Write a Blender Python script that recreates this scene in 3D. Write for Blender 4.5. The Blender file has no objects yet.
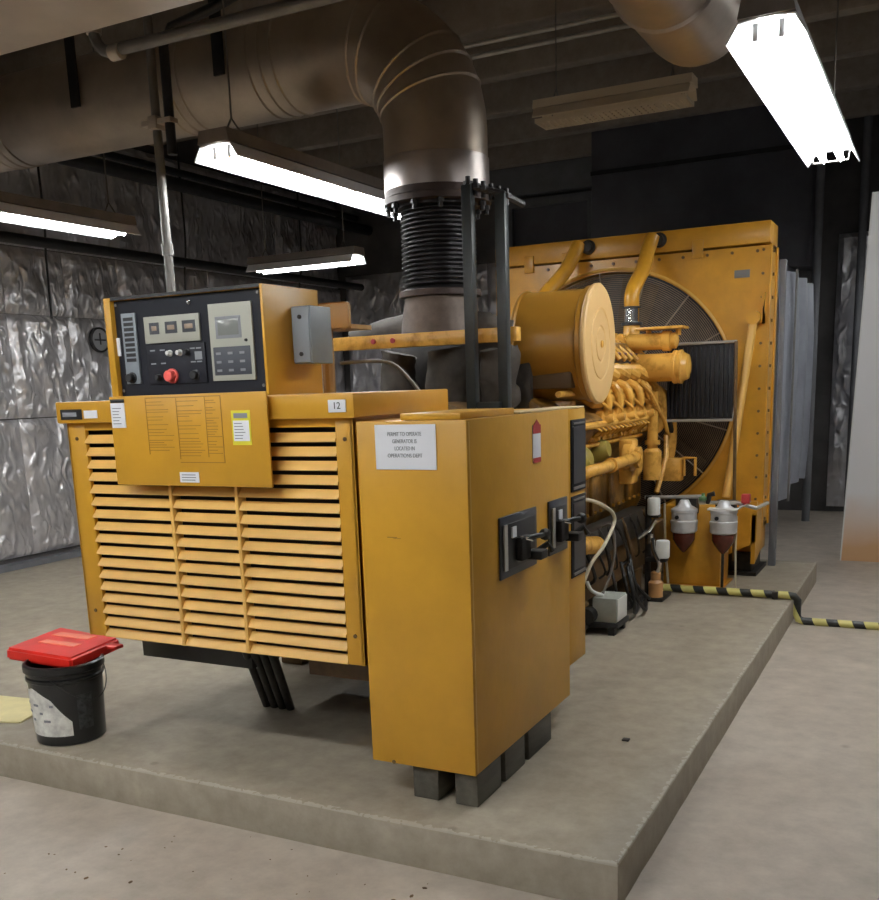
import bpy, bmesh, math, random
from mathutils import Vector, Matrix, noise
random.seed(7)
PI = math.pi
sc = bpy.context.scene
C = sc.collection
FL = -0.165            # floor level; the slab top is z = 0

# ------------------------------------------------------------------ camera
cam = bpy.data.cameras.new('camera'); camo = bpy.data.objects.new('camera', cam); C.objects.link(camo)
yaw, pitch, roll = 0.4785, -0.2064, -0.0345
fwd = Vector((-math.sin(yaw)*math.cos(pitch), math.cos(yaw)*math.cos(pitch), math.sin(pitch)))
rt = Vector((math.cos(yaw), math.sin(yaw), 0)); up = rt.cross(fwd)
r2 = rt*math.cos(roll) + up*math.sin(roll); u2 = -rt*math.sin(roll) + up*math.cos(roll)
m = Matrix((r2, u2, -fwd)).transposed().to_4x4(); m.translation = Vector((0.8208, -2.7446, 1.5))
camo.matrix_world = m
cam.sensor_fit = 'HORIZONTAL'; cam.sensor_width = 36; cam.lens = 965.07*36/879
cam.shift_y = (589.6-450)/900 * (900/879) ; cam.clip_start = 0.05; cam.clip_end = 100
sc.camera = camo

# ------------------------------------------------------------------ world, exposure
w = bpy.data.worlds.new('world'); sc.world = w; w.use_nodes = True
w.node_tree.nodes['Background'].inputs[0].default_value = (0.9, 0.95, 1, 1)
w.node_tree.nodes['Background'].inputs[1].default_value = 0.0
sc.view_settings.view_transform = 'Standard'; sc.view_settings.look = 'None'
sc.view_settings.gamma = 1; sc.view_settings.exposure = 0.0
TUBE = 58.0

# ------------------------------------------------------------------ materials
MATS = {}
def mat(name, col, rough=.5, metal=0, var=.0, vscale=3., bump=0., bscale=60., spec=.5, col2=None, emit=0, coat=0, stretch=(1,1,1), thr=None, rvar=0):
    if name in MATS: return MATS[name]
    m = bpy.data.materials.new(name); m.use_nodes = True; nt = m.node_tree; N = nt.nodes; L = nt.links
    b = N['Principled BSDF']
    b.inputs['Base Color'].default_value = (*col, 1); b.inputs['Roughness'].default_value = rough
    b.inputs['Metallic'].default_value = metal; b.inputs['Specular IOR Level'].default_value = spec
    b.inputs['Coat Weight'].default_value = coat
    tc = N.new('ShaderNodeTexCoord'); mp = N.new('ShaderNodeMapping'); mp.inputs['Scale'].default_value = stretch
    L.new(tc.outputs['Object'], mp.inputs['Vector'])
    if var or col2:
        n = N.new('ShaderNodeTexNoise'); n.inputs['Scale'].default_value = vscale; n.inputs['Detail'].default_value = 6
        n.inputs['Roughness'].default_value = .62
        L.new(mp.outputs[0], n.inputs['Vector'])
        r = N.new('ShaderNodeValToRGB'); L.new(n.outputs['Fac'], r.inputs['Fac'])
        a, c = (thr or (.35, .68))
        r.color_ramp.elements[0].position = a; r.color_ramp.elements[1].position = c
        c2 = col2 or tuple(min(1, x*(1+var)) for x in col)
        c1 = col if col2 else tuple(x*(1-var) for x in col)
        r.color_ramp.elements[0].color = (*c1, 1); r.color_ramp.elements[1].color = (*c2, 1)
        L.new(r.outputs['Color'], b.inputs['Base Color'])
        if rvar:
            mr = N.new('ShaderNodeMapRange'); L.new(n.outputs['Fac'], mr.inputs['Value'])
            mr.inputs['To Min'].default_value = max(.03, rough-rvar); mr.inputs['To Max'].default_value = rough+rvar
            L.new(mr.outputs[0], b.inputs['Roughness'])
    if bump:
        n2 = N.new('ShaderNodeTexNoise'); n2.inputs['Scale'].default_value = bscale; n2.inputs['Detail'].default_value = 5
        L.new(mp.outputs[0], n2.inputs['Vector'])
        bp = N.new('ShaderNodeBump'); bp.inputs['Strength'].default_value = bump; bp.inputs['Distance'].default_value = .01
        L.new(n2.outputs['Fac'], bp.inputs['Height']); L.new(bp.outputs[0], b.inputs['Normal'])
    if emit:
        b.inputs['Emission Color'].default_value = (*col, 1); b.inputs['Emission Strength'].default_value = emit
    MATS[name] = m; return m

yel = mat('yellow_paint', (.61, .315, .026), .36, var=.10, vscale=2.2, bump=.12, bscale=25)
yel_r = mat('radiator_yellow', (.62, .30, .025), .32, var=.16, vscale=3, bump=.2, bscale=18)
yel_sh = mat('engine_shaded', (.10, .05, .012), .35, col2=(.36, .18, .03), vscale=8, thr=(.35,.7), bump=.3, bscale=30)  # darkened engine yellow, crevice shade painted into the mottled colour
yel_e = mat('engine_yellow', (.40, .19, .03), .24, col2=(.76, .41, .08), vscale=9, thr=(.3,.5), bump=.25, bscale=40)
yel_l = mat('louver_yellow', (.84, .50, .13), .38, var=.06, vscale=4)
yel_dk = mat('stamped_print', (.30, .145, .02), .5)
blk = mat('black_metal', (.018, .018, .02), .45, var=.3, vscale=8)
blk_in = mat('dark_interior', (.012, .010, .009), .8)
blue_blk = mat('panel_black', (.008, .009, .015), .55, spec=.3)
dkpost = mat('post_dark', (.016, .022, .024), .4, var=.3, vscale=10)
beige = mat('panel_beige', (.42, .42, .36), .5)
grey = mat('box_grey', (.24, .27, .30), .45, var=.08, vscale=6)
white = mat('white_paint', (.78, .78, .76), .5)
paper = mat('paper', (.86, .87, .92), .7)
label_y = mat('label_yellow', (.80, .72, .05), .5)
redp = mat('red_plastic', (.72, .025, .015), .33, var=.08, vscale=5)
red = mat('red_button', (.80, .12, .10), .35)
redl = mat('label_red', (.40, .03, .03), .5)
ink = mat('ink', (.06, .065, .075), .7)
ink_l = mat('ink_grey', (.25, .26, .28), .7)
chrome = mat('bright_metal', (.75, .75, .74), .18, 1)
galv = mat('galvanised', (.55, .54, .52), .38, .5, var=.15, vscale=5)
cond = mat('conduit_grey', (.22, .21, .20), .42, .4, var=.12, vscale=9)
duct_m = mat('exhaust_sheet', (.46, .39, .32), .36, .62, var=.2, vscale=2.2, bump=.35, bscale=4, rvar=.1)
duct_f = mat('flat_duct', (.52, .46, .40), .5, .2, var=.12, vscale=2)
bellow_m = mat('bellows_steel', (.045, .043, .045), .42, .7, var=.3, vscale=12)
flange_m = mat('flange_rust', (.05, .032, .028), .6, .2, var=.3, vscale=14)
band_m = mat('silver_band', (.50, .45, .43), .34, .8, var=.12, vscale=6)
lag = mat('lagging_cloth', (.055, .046, .038), .8, var=.35, vscale=7, bump=.8, bscale=9)
cold = mat('core_dark', (.012, .014, .02), .35, var=.3, vscale=10)
fan_m = mat('fan_dark', (.24, .17, .11), .55, var=.3, vscale=6)
blackp = mat('bucket_black', (.010, .011, .012), .28, var=.3, vscale=12)
rubber = mat('rubber', (.012, .012, .012), .5)
hose_w = mat('pale_hose', (.62, .56, .42), .45)
bowl_m = mat('amber_bowl', (.12, .025, .015), .12, var=.3, vscale=8)
cast = mat('cast_aluminium', (.66, .66, .67), .4, .25, var=.1, vscale=15)
filt_w = mat('filter_white', (.80, .80, .76), .4)
dirty = mat('oily_black', (.022, .018, .015), .5, var=.5, vscale=20)
rustb = mat('skid_brown', (.13, .07, .022), .55, var=.4, vscale=7)
tube_m = mat('lit_tube', (.955, .975, .96), .3, emit=TUBE)
fix_w = mat('reflector_white', (.86, .87, .90), .4)
fix_o = mat('fixture_outer', (.22, .19, .17), .5, var=.15, vscale=5)
fix_off = mat('unlit_reflector', (.80, .70, .55), .5)
blkwall = mat('black_sheet', (.10, .10, .12), .55, var=.25, vscale=1.5)
block_m = mat('grey_block', (.17, .175, .19), .7, var=.15, vscale=3)
timber = mat('old_timber', (.10, .09, .07), .85, var=.3, vscale=9, bump=.6, bscale=30, stretch=(1, .15, 1))
mat_y = mat('mat_yellow', (.78, .69, .36), .75, var=.08, vscale=8, bump=.3, bscale=14)
canvas = mat('duct_canvas', (.30, .32, .37), .55, .15, var=.12, vscale=4, bump=.25, bscale=10)

def concrete(name, a, b, c, scale=1.0, rough=.55):
    m = bpy.data.materials.new(name); m.use_nodes = True; nt = m.node_tree; N = nt.nodes; L = nt.links
    bs = N['Principled BSDF']; tc = N.new('ShaderNodeTexCoord')
    n1 = N.new('ShaderNodeTexNoise'); n1.inputs['Scale'].default_value = .9*scale; n1.inputs['Detail'].default_value = 8; n1.inputs['Roughness'].default_value = .6
    n1.inputs['Distortion'].default_value = .6
    n2 = N.new('ShaderNodeTexNoise'); n2.inputs['Scale'].default_value = 7*scale; n2.inputs['Detail'].default_value = 10; n2.inputs['Roughness'].default_value = .7
    v = N.new('ShaderNodeTexVoronoi'); v.inputs['Scale'].default_value = 2.3*scale
    for n in (n1, n2, v): L.new(tc.outputs['Object'], n.inputs['Vector'])
    r1 = N.new('ShaderNodeValToRGB'); r1.color_ramp.elements[0].position = .3; r1.color_ramp.elements[1].position = .7
    r1.color_ramp.elements[0].color = (*a, 1); r1.color_ramp.elements[1].color = (*b, 1); L.new(n1.outputs['Fac'], r1.inputs['Fac'])
    r2 = N.new('ShaderNodeValToRGB'); r2.color_ramp.elements[0].position = .32; r2.color_ramp.elements[1].position = .72
    r2.color_ramp.elements[0].color = (*c, 1); r2.color_ramp.elements[1].color = (1.06, 1.06, 1.06, 1); L.new(n2.outputs['Fac'], r2.inputs['Fac'])
    mx = N.new('ShaderNodeMix'); mx.data_type = 'RGBA'; mx.blend_type = 'MULTIPLY'; mx.inputs[0].default_value = .8
    L.new(r1.outputs[0], mx.inputs[6]); L.new(r2.outputs[0], mx.inputs[7])
    # sparse spots and smears
    r3 = N.new('ShaderNodeValToRGB'); r3.color_ramp.elements[0].position = .035; r3.color_ramp.elements[1].position = .07
    r3.color_ramp.elements[0].color = (.72, .7, .68, 1); r3.color_ramp.elements[1].color = (1, 1, 1, 1); L.new(v.outputs['Distance'], r3.inputs['Fac'])
    m2 = N.new('ShaderNodeMix'); m2.data_type = 'RGBA'; m2.blend_type = 'MULTIPLY'; m2.inputs[0].default_value = .8
    L.new(mx.outputs[2], m2.inputs[6]); L.new(r3.outputs[0], m2.inputs[7]); L.new(m2.outputs[2], bs.inputs['Base Color'])
    mr = N.new('ShaderNodeMapRange'); mr.inputs['To Min'].default_value = rough-.14; mr.inputs['To Max'].default_value = rough+.2
    L.new(n1.outputs['Fac'], mr.inputs['Value']); L.new(mr.outputs[0], bs.inputs['Roughness'])
    bp = N.new('ShaderNodeBump'); bp.inputs['Strength'].default_value = .25; bp.inputs['Distance'].default_value = .006
    L.new(n2.outputs['Fac'], bp.inputs['Height']); L.new(bp.outputs[0], bs.inputs['Normal'])
    return m
def wear(m):
    nt = m.node_tree; N = nt.nodes; L = nt.links; b = N['Principled BSDF']; src = b.inputs['Base Color'].links[0].from_socket
    tc = N.new('ShaderNodeTexCoord'); sp = N.new('ShaderNodeSeparateXYZ'); L.new(tc.outputs['Object'], sp.inputs[0])
    def M(op, a, c=None):
        n = N.new('ShaderNodeMath'); n.operation = op
        for k, v in ((0, a), (1, c)):
            if v is None: continue
            if isinstance(v, (int, float)): n.inputs[k].default_value = v
            else: L.new(v, n.inputs[k])
        return n.outputs[0]
    e = M('MINIMUM', M('ABSOLUTE', sp.outputs['X']), M('ABSOLUTE', sp.outputs['Y']))
    nz = N.new('ShaderNodeTexNoise'); nz.inputs['Scale'].default_value = 45; nz.inputs['Detail'].default_value = 8; L.new(tc.outputs['Object'], nz.inputs['Vector'])
    lim = M('MULTIPLY', M('SUBTRACT', nz.outputs['Fac'], .38), .09)
    mk = M('MULTIPLY', M('LESS_THAN', e, lim), M('GREATER_THAN', sp.outputs['Z'], -.009))
    mx = N.new('ShaderNodeMix'); mx.data_type = 'RGBA'; L.new(M('MULTIPLY', mk, .38), mx.inputs[0]); L.new(src, mx.inputs[6]); mx.inputs[7].default_value = (.62, .57, .49, 1)
    L.new(mx.outputs[2], b.inputs['Base Color']); return m
floor_m = concrete('floor_concrete', (.47, .405, .335), (.64, .56, .475), (.70, .69, .68), 1.0, .5)
pad_m = wear(concrete('slab_concrete', (.30, .258, .195), (.44, .385, .30), (.66, .65, .63), 1.3, .6))
ceil_m = concrete('ceiling_concrete', (.26, .22, .185), (.38, .33, .28), (.7, .7, .7), 1.5, .85)
wall_m = mat('wall_black', (.085, .08, .08), .75, var=.4, vscale=1.2)

def foil_mat(name, col, rough):
    m = bpy.data.materials.new(name); m.use_nodes = True; nt = m.node_tree; N = nt.nodes; L = nt.links
    b = N['Principled BSDF']; b.inputs['Metallic'].default_value = .6; b.inputs['Roughness'].default_value = rough
    tc = N.new('ShaderNodeTexCoord'); mp = N.new('ShaderNodeMapping'); mp.inputs['Scale'].default_value = (1, 1, .55)
    L.new(tc.outputs['Object'], mp.inputs['Vector'])
    n = N.new('ShaderNodeTexNoise'); n.noise_type = 'RIDGED_MULTIFRACTAL'; n.inputs['Scale'].default_value = 11; n.inputs['Detail'].default_value = 9
    n.inputs['Distortion'].default_value = .5
    L.new(mp.outputs[0], n.inputs['Vector'])
    bp = N.new('ShaderNodeBump'); bp.inputs['Strength'].default_value = .9; bp.inputs['Distance'].default_value = .05
    L.new(n.outputs['Fac'], bp.inputs['Height']); L.new(bp.outputs[0], b.inputs['Normal'])
    n2 = N.new('ShaderNodeTexNoise'); n2.inputs['Scale'].default_value = 3; n2.inputs['Detail'].default_value = 4
    L.new(tc.outputs['Object'], n2.inputs['Vector'])
    r = N.new('ShaderNodeValToRGB'); r.color_ramp.elements[0].position = .3; r.color_ramp.elements[1].position = .7
    r.color_ramp.elements[0].color = (*[x*.75 for x in col], 1); r.color_ramp.elements[1].color = (*[min(1, x*1.15) for x in col], 1)
    L.new(n2.outputs['Fac'], r.inputs['Fac']); L.new(r.outputs[0], b.inputs['Base Color'])
    return m
foil = foil_mat('foil', (.80, .78, .80), .33)
foil_sh = foil_mat('foil_shaded', (.72, .72, .76), .3)  # darker copy of the foil, shade put into its colour

# white sheet panel, warm reflected light near its foot painted into the colour
def sheet_mat():
    m = bpy.data.materials.new('white_sheet'); m.use_nodes = True; nt = m.node_tree; N = nt.nodes; L = nt.links
    b = N['Principled BSDF']; b.inputs['Roughness'].default_value = .45
    tc = N.new('ShaderNodeTexCoord'); sp = N.new('ShaderNodeSeparateXYZ'); n = N.new('ShaderNodeTexNoise'); n.inputs['Scale'].default_value = 3
    L.new(tc.outputs['Object'], sp.inputs[0]); L.new(tc.outputs['Object'], n.inputs['Vector'])
    ad = N.new('ShaderNodeMath'); ad.operation = 'MULTIPLY_ADD'; L.new(n.outputs['Fac'], ad.inputs[0]); ad.inputs[1].default_value = .25; L.new(sp.outputs['Z'], ad.inputs[2])
    r = N.new('ShaderNodeValToRGB'); L.new(ad.outputs[0], r.inputs['Fac'])
    r.color_ramp.elements[0].position = .25; r.color_ramp.elements[1].position = .75
    r.color_ramp.elements[0].color = (.66, .40, .21, 1); r.color_ramp.elements[1].color = (.84, .83, .84, 1)
    L.new(r.outputs[0], b.inputs['Base Color']); return m
sheet_m = sheet_mat()

def stripes():
    m = bpy.data.materials.new('hazard_stripes'); m.use_nodes = True; nt = m.node_tree; N = nt.nodes; L = nt.links
    b = N['Principled BSDF']; b.inputs['Roughness'].default_value = .4
    tc = N.new('ShaderNodeTexCoord'); sp = N.new('ShaderNodeSeparateXYZ'); L.new(tc.outputs['Object'], sp.inputs[0])
    a = N.new('ShaderNodeMath'); a.operation = 'MULTIPLY_ADD'; a.inputs[1].default_value = .5; L.new(sp.outputs['Z'], a.inputs[0]); L.new(sp.outputs['X'], a.inputs[2])
    f = N.new('ShaderNodeMath'); f.operation = 'MULTIPLY'; f.inputs[1].default_value = 6.2; L.new(a.outputs[0], f.inputs[0])
    g = N.new('ShaderNodeMath'); g.operation = 'FRACT'; L.new(f.outputs[0], g.inputs[0])
    h = N.new('ShaderNodeMath'); h.operation = 'GREATER_THAN'; h.inputs[1].default_value = .45; L.new(g.outputs[0], h.inputs[0])
    mx = N.new('ShaderNodeMix'); mx.data_type = 'RGBA'; L.new(h.outputs[0], mx.inputs[0])
    mx.inputs[6].default_value = (.02, .02, .018, 1); mx.inputs[7].default_value = (.72, .66, .22, 1)
    L.new(mx.outputs[2], b.inputs['Base Color']); return m
stripe_m = stripes()

# ------------------------------------------------------------------ builders
def link(o, parent=None):
    C.objects.link(o)
    if parent: o.parent = parent
    return o
def origin_of(parent):
    v = Vector((0, 0, 0))
    while parent: v += parent.location; parent = parent.parent
    return v
class MB:
    def __init__(s): s.bm = bmesh.new()
    def box(s, x0, x1, y0, y1, z0, z1, bev=0, rot=None, seg=2):
        c = Vector(((x0+x1)/2, (y0+y1)/2, (z0+z1)/2))
        b2 = bmesh.new(); bmesh.ops.create_cube(b2, size=1)
        for v in b2.verts: v.co = Vector((v.co.x*(x1-x0), v.co.y*(y1-y0), v.co.z*(z1-z0)))
        if bev: bmesh.ops.bevel(b2, geom=list(b2.edges), offset=bev, segments=seg, affect='EDGES', profile=.5)
        M = Matrix.Translation(c)
        if rot: M = M @ rot
        s.add(b2, M); return s
    def add(s, b2, M=None):
        if M is not None: bmesh.ops.transform(b2, matrix=M, verts=b2.verts)
        me = bpy.data.meshes.new('tmp'); b2.to_mesh(me); b2.free(); s.bm.from_mesh(me); bpy.data.meshes.remove(me)
    def cyl(s, p0, p1, r0, r1=None, n=16, cap=True):
        p0 = Vector(p0); p1 = Vector(p1); r1 = r0 if r1 is None else r1
        d = p1-p0; b2 = bmesh.new()
        bmesh.ops.create_cone(b2, cap_ends=cap, segments=n, radius1=r0, radius2=r1, depth=d.length)
        q = Vector((0, 0, 1)).rotation_difference(d.normalized()).to_matrix().to_4x4()
        s.add(b2, Matrix.Translation((p0+p1)/2) @ q); return s
    def lathe(s, base, axis, prof, n=32, close=True):
        """prof: (radius, height along axis)"""
        base = Vector(base); q = Vector((0, 0, 1)).rotation_difference(Vector(axis).normalized()).to_matrix()
        rings = []
        for r, h in prof:
            rings.append([s.bm.verts.new(base + q @ Vector((r*math.cos(2*PI*k/n), r*math.sin(2*PI*k/n), h))) for k in range(n)])
        for a, b in zip(rings, rings[1:]):
            for k in range(n): s.bm.faces.new((a[k], a[(k+1) % n], b[(k+1) % n], b[k]))
        if close:
            if prof[0][0] > 1e-5: s.bm.faces.new(rings[0][::-1])
            if prof[-1][0] > 1e-5: s.bm.faces.new(rings[-1])
        return s
    def tube(s, pts, r, n=10, smooth=0, radii=None):
        pts = [Vector(p) for p in pts]
        if smooth:
            out = []
            for i in range(len(pts)-1):
                p0 = pts[max(i-1, 0)]; p1 = pts[i]; p2 = pts[i+1]; p3 = pts[min(i+2, len(pts)-1)]
                for k in range(smooth):
                    t = k/smooth
                    out.append(.5*((2*p1)+(p2-p0)*t+(2*p0-5*p1+4*p2-p3)*t*t+(-p0+3*p1-3*p2+p3)*t**3))
            out.append(pts[-1]); pts = out
        prev = None; rings = []
        for i, p in enumerate(pts):
            d = (pts[min(i+1, len(pts)-1)]-pts[max(i-1, 0)]).normalized()
            if prev is None: nrm = d.orthogonal().normalized()
            else: nrm = (prev - d*prev.dot(d)).normalized()
            prev = nrm; b = d.cross(nrm)
            rr = radii[i] if radii else r
            rings.append([s.bm.verts.new(p + rr*(nrm*math.cos(2*PI*k/n)+b*math.sin(2*PI*k/n))) for k in range(n)])
        for a, b in zip(rings, rings[1:]):
            for k in range(n): s.bm.faces.new((a[k], a[(k+1) % n], b[(k+1) % n], b[k]))
        s.bm.faces.new(rings[0][::-1]); s.bm.faces.new(rings[-1]); return s
    def prism(s, poly, axis, a, b):
        """poly in the two other axes (order kept), extruded along axis from a to b"""
        def P(p, t):
            return {'x': (t, p[0], p[1]), 'y': (p[0], t, p[1]), 'z': (p[0], p[1], t)}[axis]
        A = [s.bm.verts.new(P(p, a)) for p in poly]; B = [s.bm.verts.new(P(p, b)) for p in poly]
        s.bm.faces.new(A); s.bm.faces.new(B[::-1]); n = len(poly)
        for i in range(n): s.bm.faces.new((A[i], B[i], B[(i+1) % n], A[(i+1) % n]))
        return s
    def build(s, name, m, parent=None, ang=35, smooth=True, label=None, cat=None, group=None, kind=None, org=None):
        bmesh.ops.recalc_face_normals(s.bm, faces=s.bm.faces)
        o3 = origin_of(parent)
        if org is not None: o3 = Vector(org)
        if o3.length > 0: bmesh.ops.translate(s.bm, vec=-o3, verts=s.bm.verts)
        me = bpy.data.meshes.new(name); s.bm.to_mesh(me); s.bm.free(); me.materials.append(m)
        if smooth:
            me.shade_smooth(); me.set_sharp_from_angle(angle=math.radians(ang))
        o = bpy.data.objects.new(name, me); link(o, parent)
        if org is not None: o.location = o3
        tag(o, label, cat, group, kind); return o
def tag(o, label=None, cat=None, group=None, kind=None):
    for k, v in (('label', label), ('category', cat), ('group', group), ('kind', kind)):
        if v: o[k] = v
    return o
def thing(name, loc, label, cat, group=None):
    o = bpy.data.objects.new(name, None); o.location = loc; o.empty_display_size = .1; link(o); tag(o, label, cat, group); return o
def copy_tree(o, parent=None):
    c = o.copy(); C.objects.link(c); c.parent = parent
    for ch in list(o.children): copy_tree(ch, c)
    return c
def text(name, body, size, loc, m, parent, face='-y', width=None, bold=False):
    cu = bpy.data.curves.new('t', 'FONT'); cu.body = body; cu.size = size; cu.align_x = 'CENTER'; cu.align_y = 'CENTER'; cu.extrude = .0006
    if bold: cu.offset = size*.02
    o = bpy.data.objects.new('t', cu); C.objects.link(o); bpy.context.view_layer.update()
    me = bpy.data.meshes.new_from_object(o.evaluated_get(bpy.context.evaluated_depsgraph_get()))
    bpy.data.objects.remove(o)
    M = Matrix.Rotation(PI/2, 4, 'X')
    if face == '+x': M = Matrix.Rotation(PI/2, 4, 'Z') @ M
    if width:
        xs = [v.co.x for v in me.vertices]; k = width/(max(xs)-min(xs)); M = M @ Matrix.Diagonal((k, 1, 1, 1))
    me.transform(M); me.transform(Matrix.Translation(Vector(loc)-origin_of(parent)))
    me.materials.clear(); me.materials.append(m); me.name = name
    q = bpy.data.objects.new(name, me); link(q, parent); return q
def B(*a, **k): return MB().box(*a, **k)

# ------------------------------------------------------------------ the setting
B(-7.6, 4.2, -5.2, 10.3, FL-.15, FL).build('floor', floor_m, kind='structure')
mb = MB(); bm = mb.bm
# slab with slightly worn arris
nx = 60
b2 = bmesh.new(); bmesh.ops.create_cube(b2, size=1)
for v in b2.verts: v.co = Vector((-3.3+v.co.x*6.6, 2.776+v.co.y*5.552, FL/2 + v.co.z*abs(FL)))
bmesh.ops.subdivide_edges(b2, edges=[e for e in b2.edges if abs((e.verts[0].co-e.verts[1].co).z) < .01], cuts=40, use_grid_fill=True)
tops = [e for e in b2.edges if len(e.link_faces) == 2 and e.calc_face_angle(0) > 1 and min(e.verts[0].co.z, e.verts[1].co.z) > -.01]
bmesh.ops.bevel(b2, geom=tops, offset=.006, segments=1, affect='EDGES')
for v in b2.verts:
    n = noise.noise(v.co*3)*.003+noise.noise(v.co*13)*.002
    if v.co.y < .05: v.co.y += n
    if v.co.x > -.05: v.co.x += n
mb.add(b2); mb.build('concrete_pad', pad_m, kind='structure', label='raised grey concrete equipment pad under the generator', ang=50)
B(-7.6, -7.33, -5.2, 10.3, FL, 4.6).build('wall_left', wall_m, kind='structure')
B(-7.33, 4.2, 10.05, 10.3, FL, 4.6).build('wall_back', wall_m, kind='structure')
B(3.95, 4.2, -5.2, 10.05, FL, 4.6).build('wall_right', wall_m, kind='structure')
B(-7.33, 3.95, -5.2, -4.95, FL, 4.6).build('wall_front', wall_m, kind='structure')
B(-7.6, 4.2, -5.2, 10.3, 4.6, 4.75).build('ceiling', ceil_m, kind='structure')
for i in range(13):
    y = -4.2+i*1.15
    B(-7.33, 3.95, y, y+.16, 4.28, 4.6, bev=.02).build('trim_%d' % (i+1), ceil_m, kind='structure')
B(-7.33, -7.20, -4.95, 10.05, FL, FL+.10, bev=.01).build('baseboard_left', block_m, kind='structure')
B(-7.2, -3.0, 9.95, 10.05, FL, FL+.10, bev=.01).build('baseboard_back', block_m, kind='structure')

# foil insulation sheets
def foil_mesh(wd, ht, seed, res=.035, amp=.03):
    nx = max(4, int(wd/res)); nz = max(4, int(ht/res)); bm = bmesh.new(); g = []
    for j in range(nz+1):
        row = []
        for i in range(nx+1):
            u = i/nx; v = j/nz; x = u*wd; z = v*ht
            e = min(1, min(u, 1-u)*wd/.06)*min(1, min(v, 1-v)*ht/.05)
            q = Vector((x*2.2+seed*7.1, z*1.1, seed*3.3))
            n1 = noise.noise(q); n2 = 1-abs(noise.noise(Vector((x*4+seed, z*2.4, seed+5))))*2.2; n3 = noise.noise(Vector((x*14, z*11, seed*2)))
            s = max(0, 1-abs(noise.noise(Vector((x*3+z*1.5, z*2-x, seed*9))))*6)
            d = e*(.025+amp*n1+amp*.5*n2+.011*n3+.02*s) + .003*n3 + .004
            row.append(bm.verts.new((x+.008*n3, -max(d, .001), z+.008*n1*e)))
        g.append(row)
    for j in range(nz):
        for i in range(nx):
            bm.faces.new((g[j][i], g[j][i+1], g[j+1][i+1], g[j+1][i]))
    # closed back so that each sheet is a quilt with depth
    bk = [[bm.verts.new((x, .012, z)) for x in (0, wd)] for z in (0, ht)]
    bm.faces.new((bk[0][0], bk[1][0], bk[1][1], bk[0][1]))
    bm.faces.new([r[0] for r in g]+[bk[1][0], bk[0][0]]); bm.faces.new([bk[0][1], bk[1][1]]+[r[-1] for r in g[::-1]])
    bm.faces.new(g[-1][::1]+[bk[1][1], bk[1][0]]); bm.faces.new(g[0][::-1]+[bk[0][0], bk[0][1]])
    bmesh.ops.recalc_face_normals(bm, faces=bm.faces)
    me = bpy.data.meshes.new('foil_sheet'); bm.to_mesh(me); bm.free(); return me
rows = [(-.02, 1.33, 'bottom', 3), (1.34, 2.34, 'middle', 3), (2.345, 2.98, 'top', 3)]
for z0, z1, nm, nvar in rows:
    meshes = []
    for k in range(nvar):
        me = foil_mesh(.75, z1-z0, k+z0, amp=.026 if nm != 'top' else .04); me.materials.append(foil); me.shade_smooth(); me.set_sharp_from_angle(angle=math.radians(24)); meshes.append(me)
    for i in range(11):
        ordn = ['eleventh','tenth','ninth','eighth','seventh','sixth','fifth','fourth','third','second','first'][i]
        y = 1.75+i*.752
        o = bpy.data.objects.new('foil_sheet', meshes[i % nvar]); o.location = (-7.31, y, z0); o.rotation_euler = (0, 0, PI/2)
        link(o); tag(o, 'silver foil insulation sheet, %s row of the left wall, %s from the far corner' % (nm, ordn), 'insulation sheet', 'foil sheets in the %s row on the left wall' % nm)
meshes = []
for k in range(2):
    me = foil_mesh(1.5, 1.2, 40+k, res=.06, amp=.06); me.materials.append(foil_sh); me.shade_smooth(); me.set_sharp_from_angle(angle=math.radians(24)); meshes.append(me)
for i in range(6):
    o = bpy.data.objects.new('foil_sheet', meshes[i % 2]); o.location = (-7.31, .95+i*1.505, 2.99); o.rotation_euler = (0, 0, PI/2); link(o)
    tag(o, 'shade-toned upper foil sheet high on the left wall, %s from the far corner' % ['sixth', 'fifth', 'fourth', 'third', 'second', 'first'][i], 'insulation sheet', 'shade-toned foil sheets high on the left wall')
bms = []
for k in range(2):
    me = foil_mesh(1.15, 3.2, 20+k, res=.06, amp=.05); me.materials.append(foil_sh); me.shade_smooth(); me.set_sharp_from_angle(angle=math.radians(24)); bms.append(me)
for i in range(4):
    o = bpy.data.objects.new('foil_curtain', bms[i % 2]); o.location = (-7.2+i*1.16, 10.03, -.05); link(o)
    tag(o, 'tall shade-toned foil sheet on the far wall, %s from the left corner' % ['first', 'second', 'third', 'fourth'][i], 'insulation sheet', 'shade-toned foil sheets on the far wall behind the engine')
o = bpy.data.objects.new('foil_curtain', bms[1]); o.location = (-.37, 10.03, -.1); link(o)
tag(o, 'shade-toned crumpled foil sheet on the far wall beside the tall white panel', 'insulation sheet')

# dark plenum over the radiator + recessed frame + block band
t = thing('plenum_box', (-1.6, 9.7, 2.75), 'large black sheet metal plenum on the far wall above the yellow radiator', 'plenum')
MB().box(-3.2, -.62, 9.45, 10.04, 2.72, 4.58, bev=.01).build('body', blkwall, t)
MB().box(-3.2, -.62, 9.42, 9.46, 3.98, 4.03).build('seam_rail', blk, t)
MB().box(-4.9, -3.25, 9.85, 10.04, 3.95, 4.3).build('trim_20', block_m, kind='structure')
t = thing('wall_hatch', (-3.7, 9.9, 3.0), 'dark framed hatch in the far wall beside the black plenum', 'hatch')
mb = MB()
for a in ((-4.55, -4.45, 2.9, 3.9), (-3.4, -3.3, 2.9, 3.9)): mb.box(a[0], a[1], 9.9, 10.04, a[2], a[3])
mb.box(-4.45, -3.4, 9.9, 10.04, 3.8, 3.9).box(-4.45, -3.4, 9.9, 10.04, 2.9, 3.0)
mb.build('frame', block_m, t)
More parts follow.
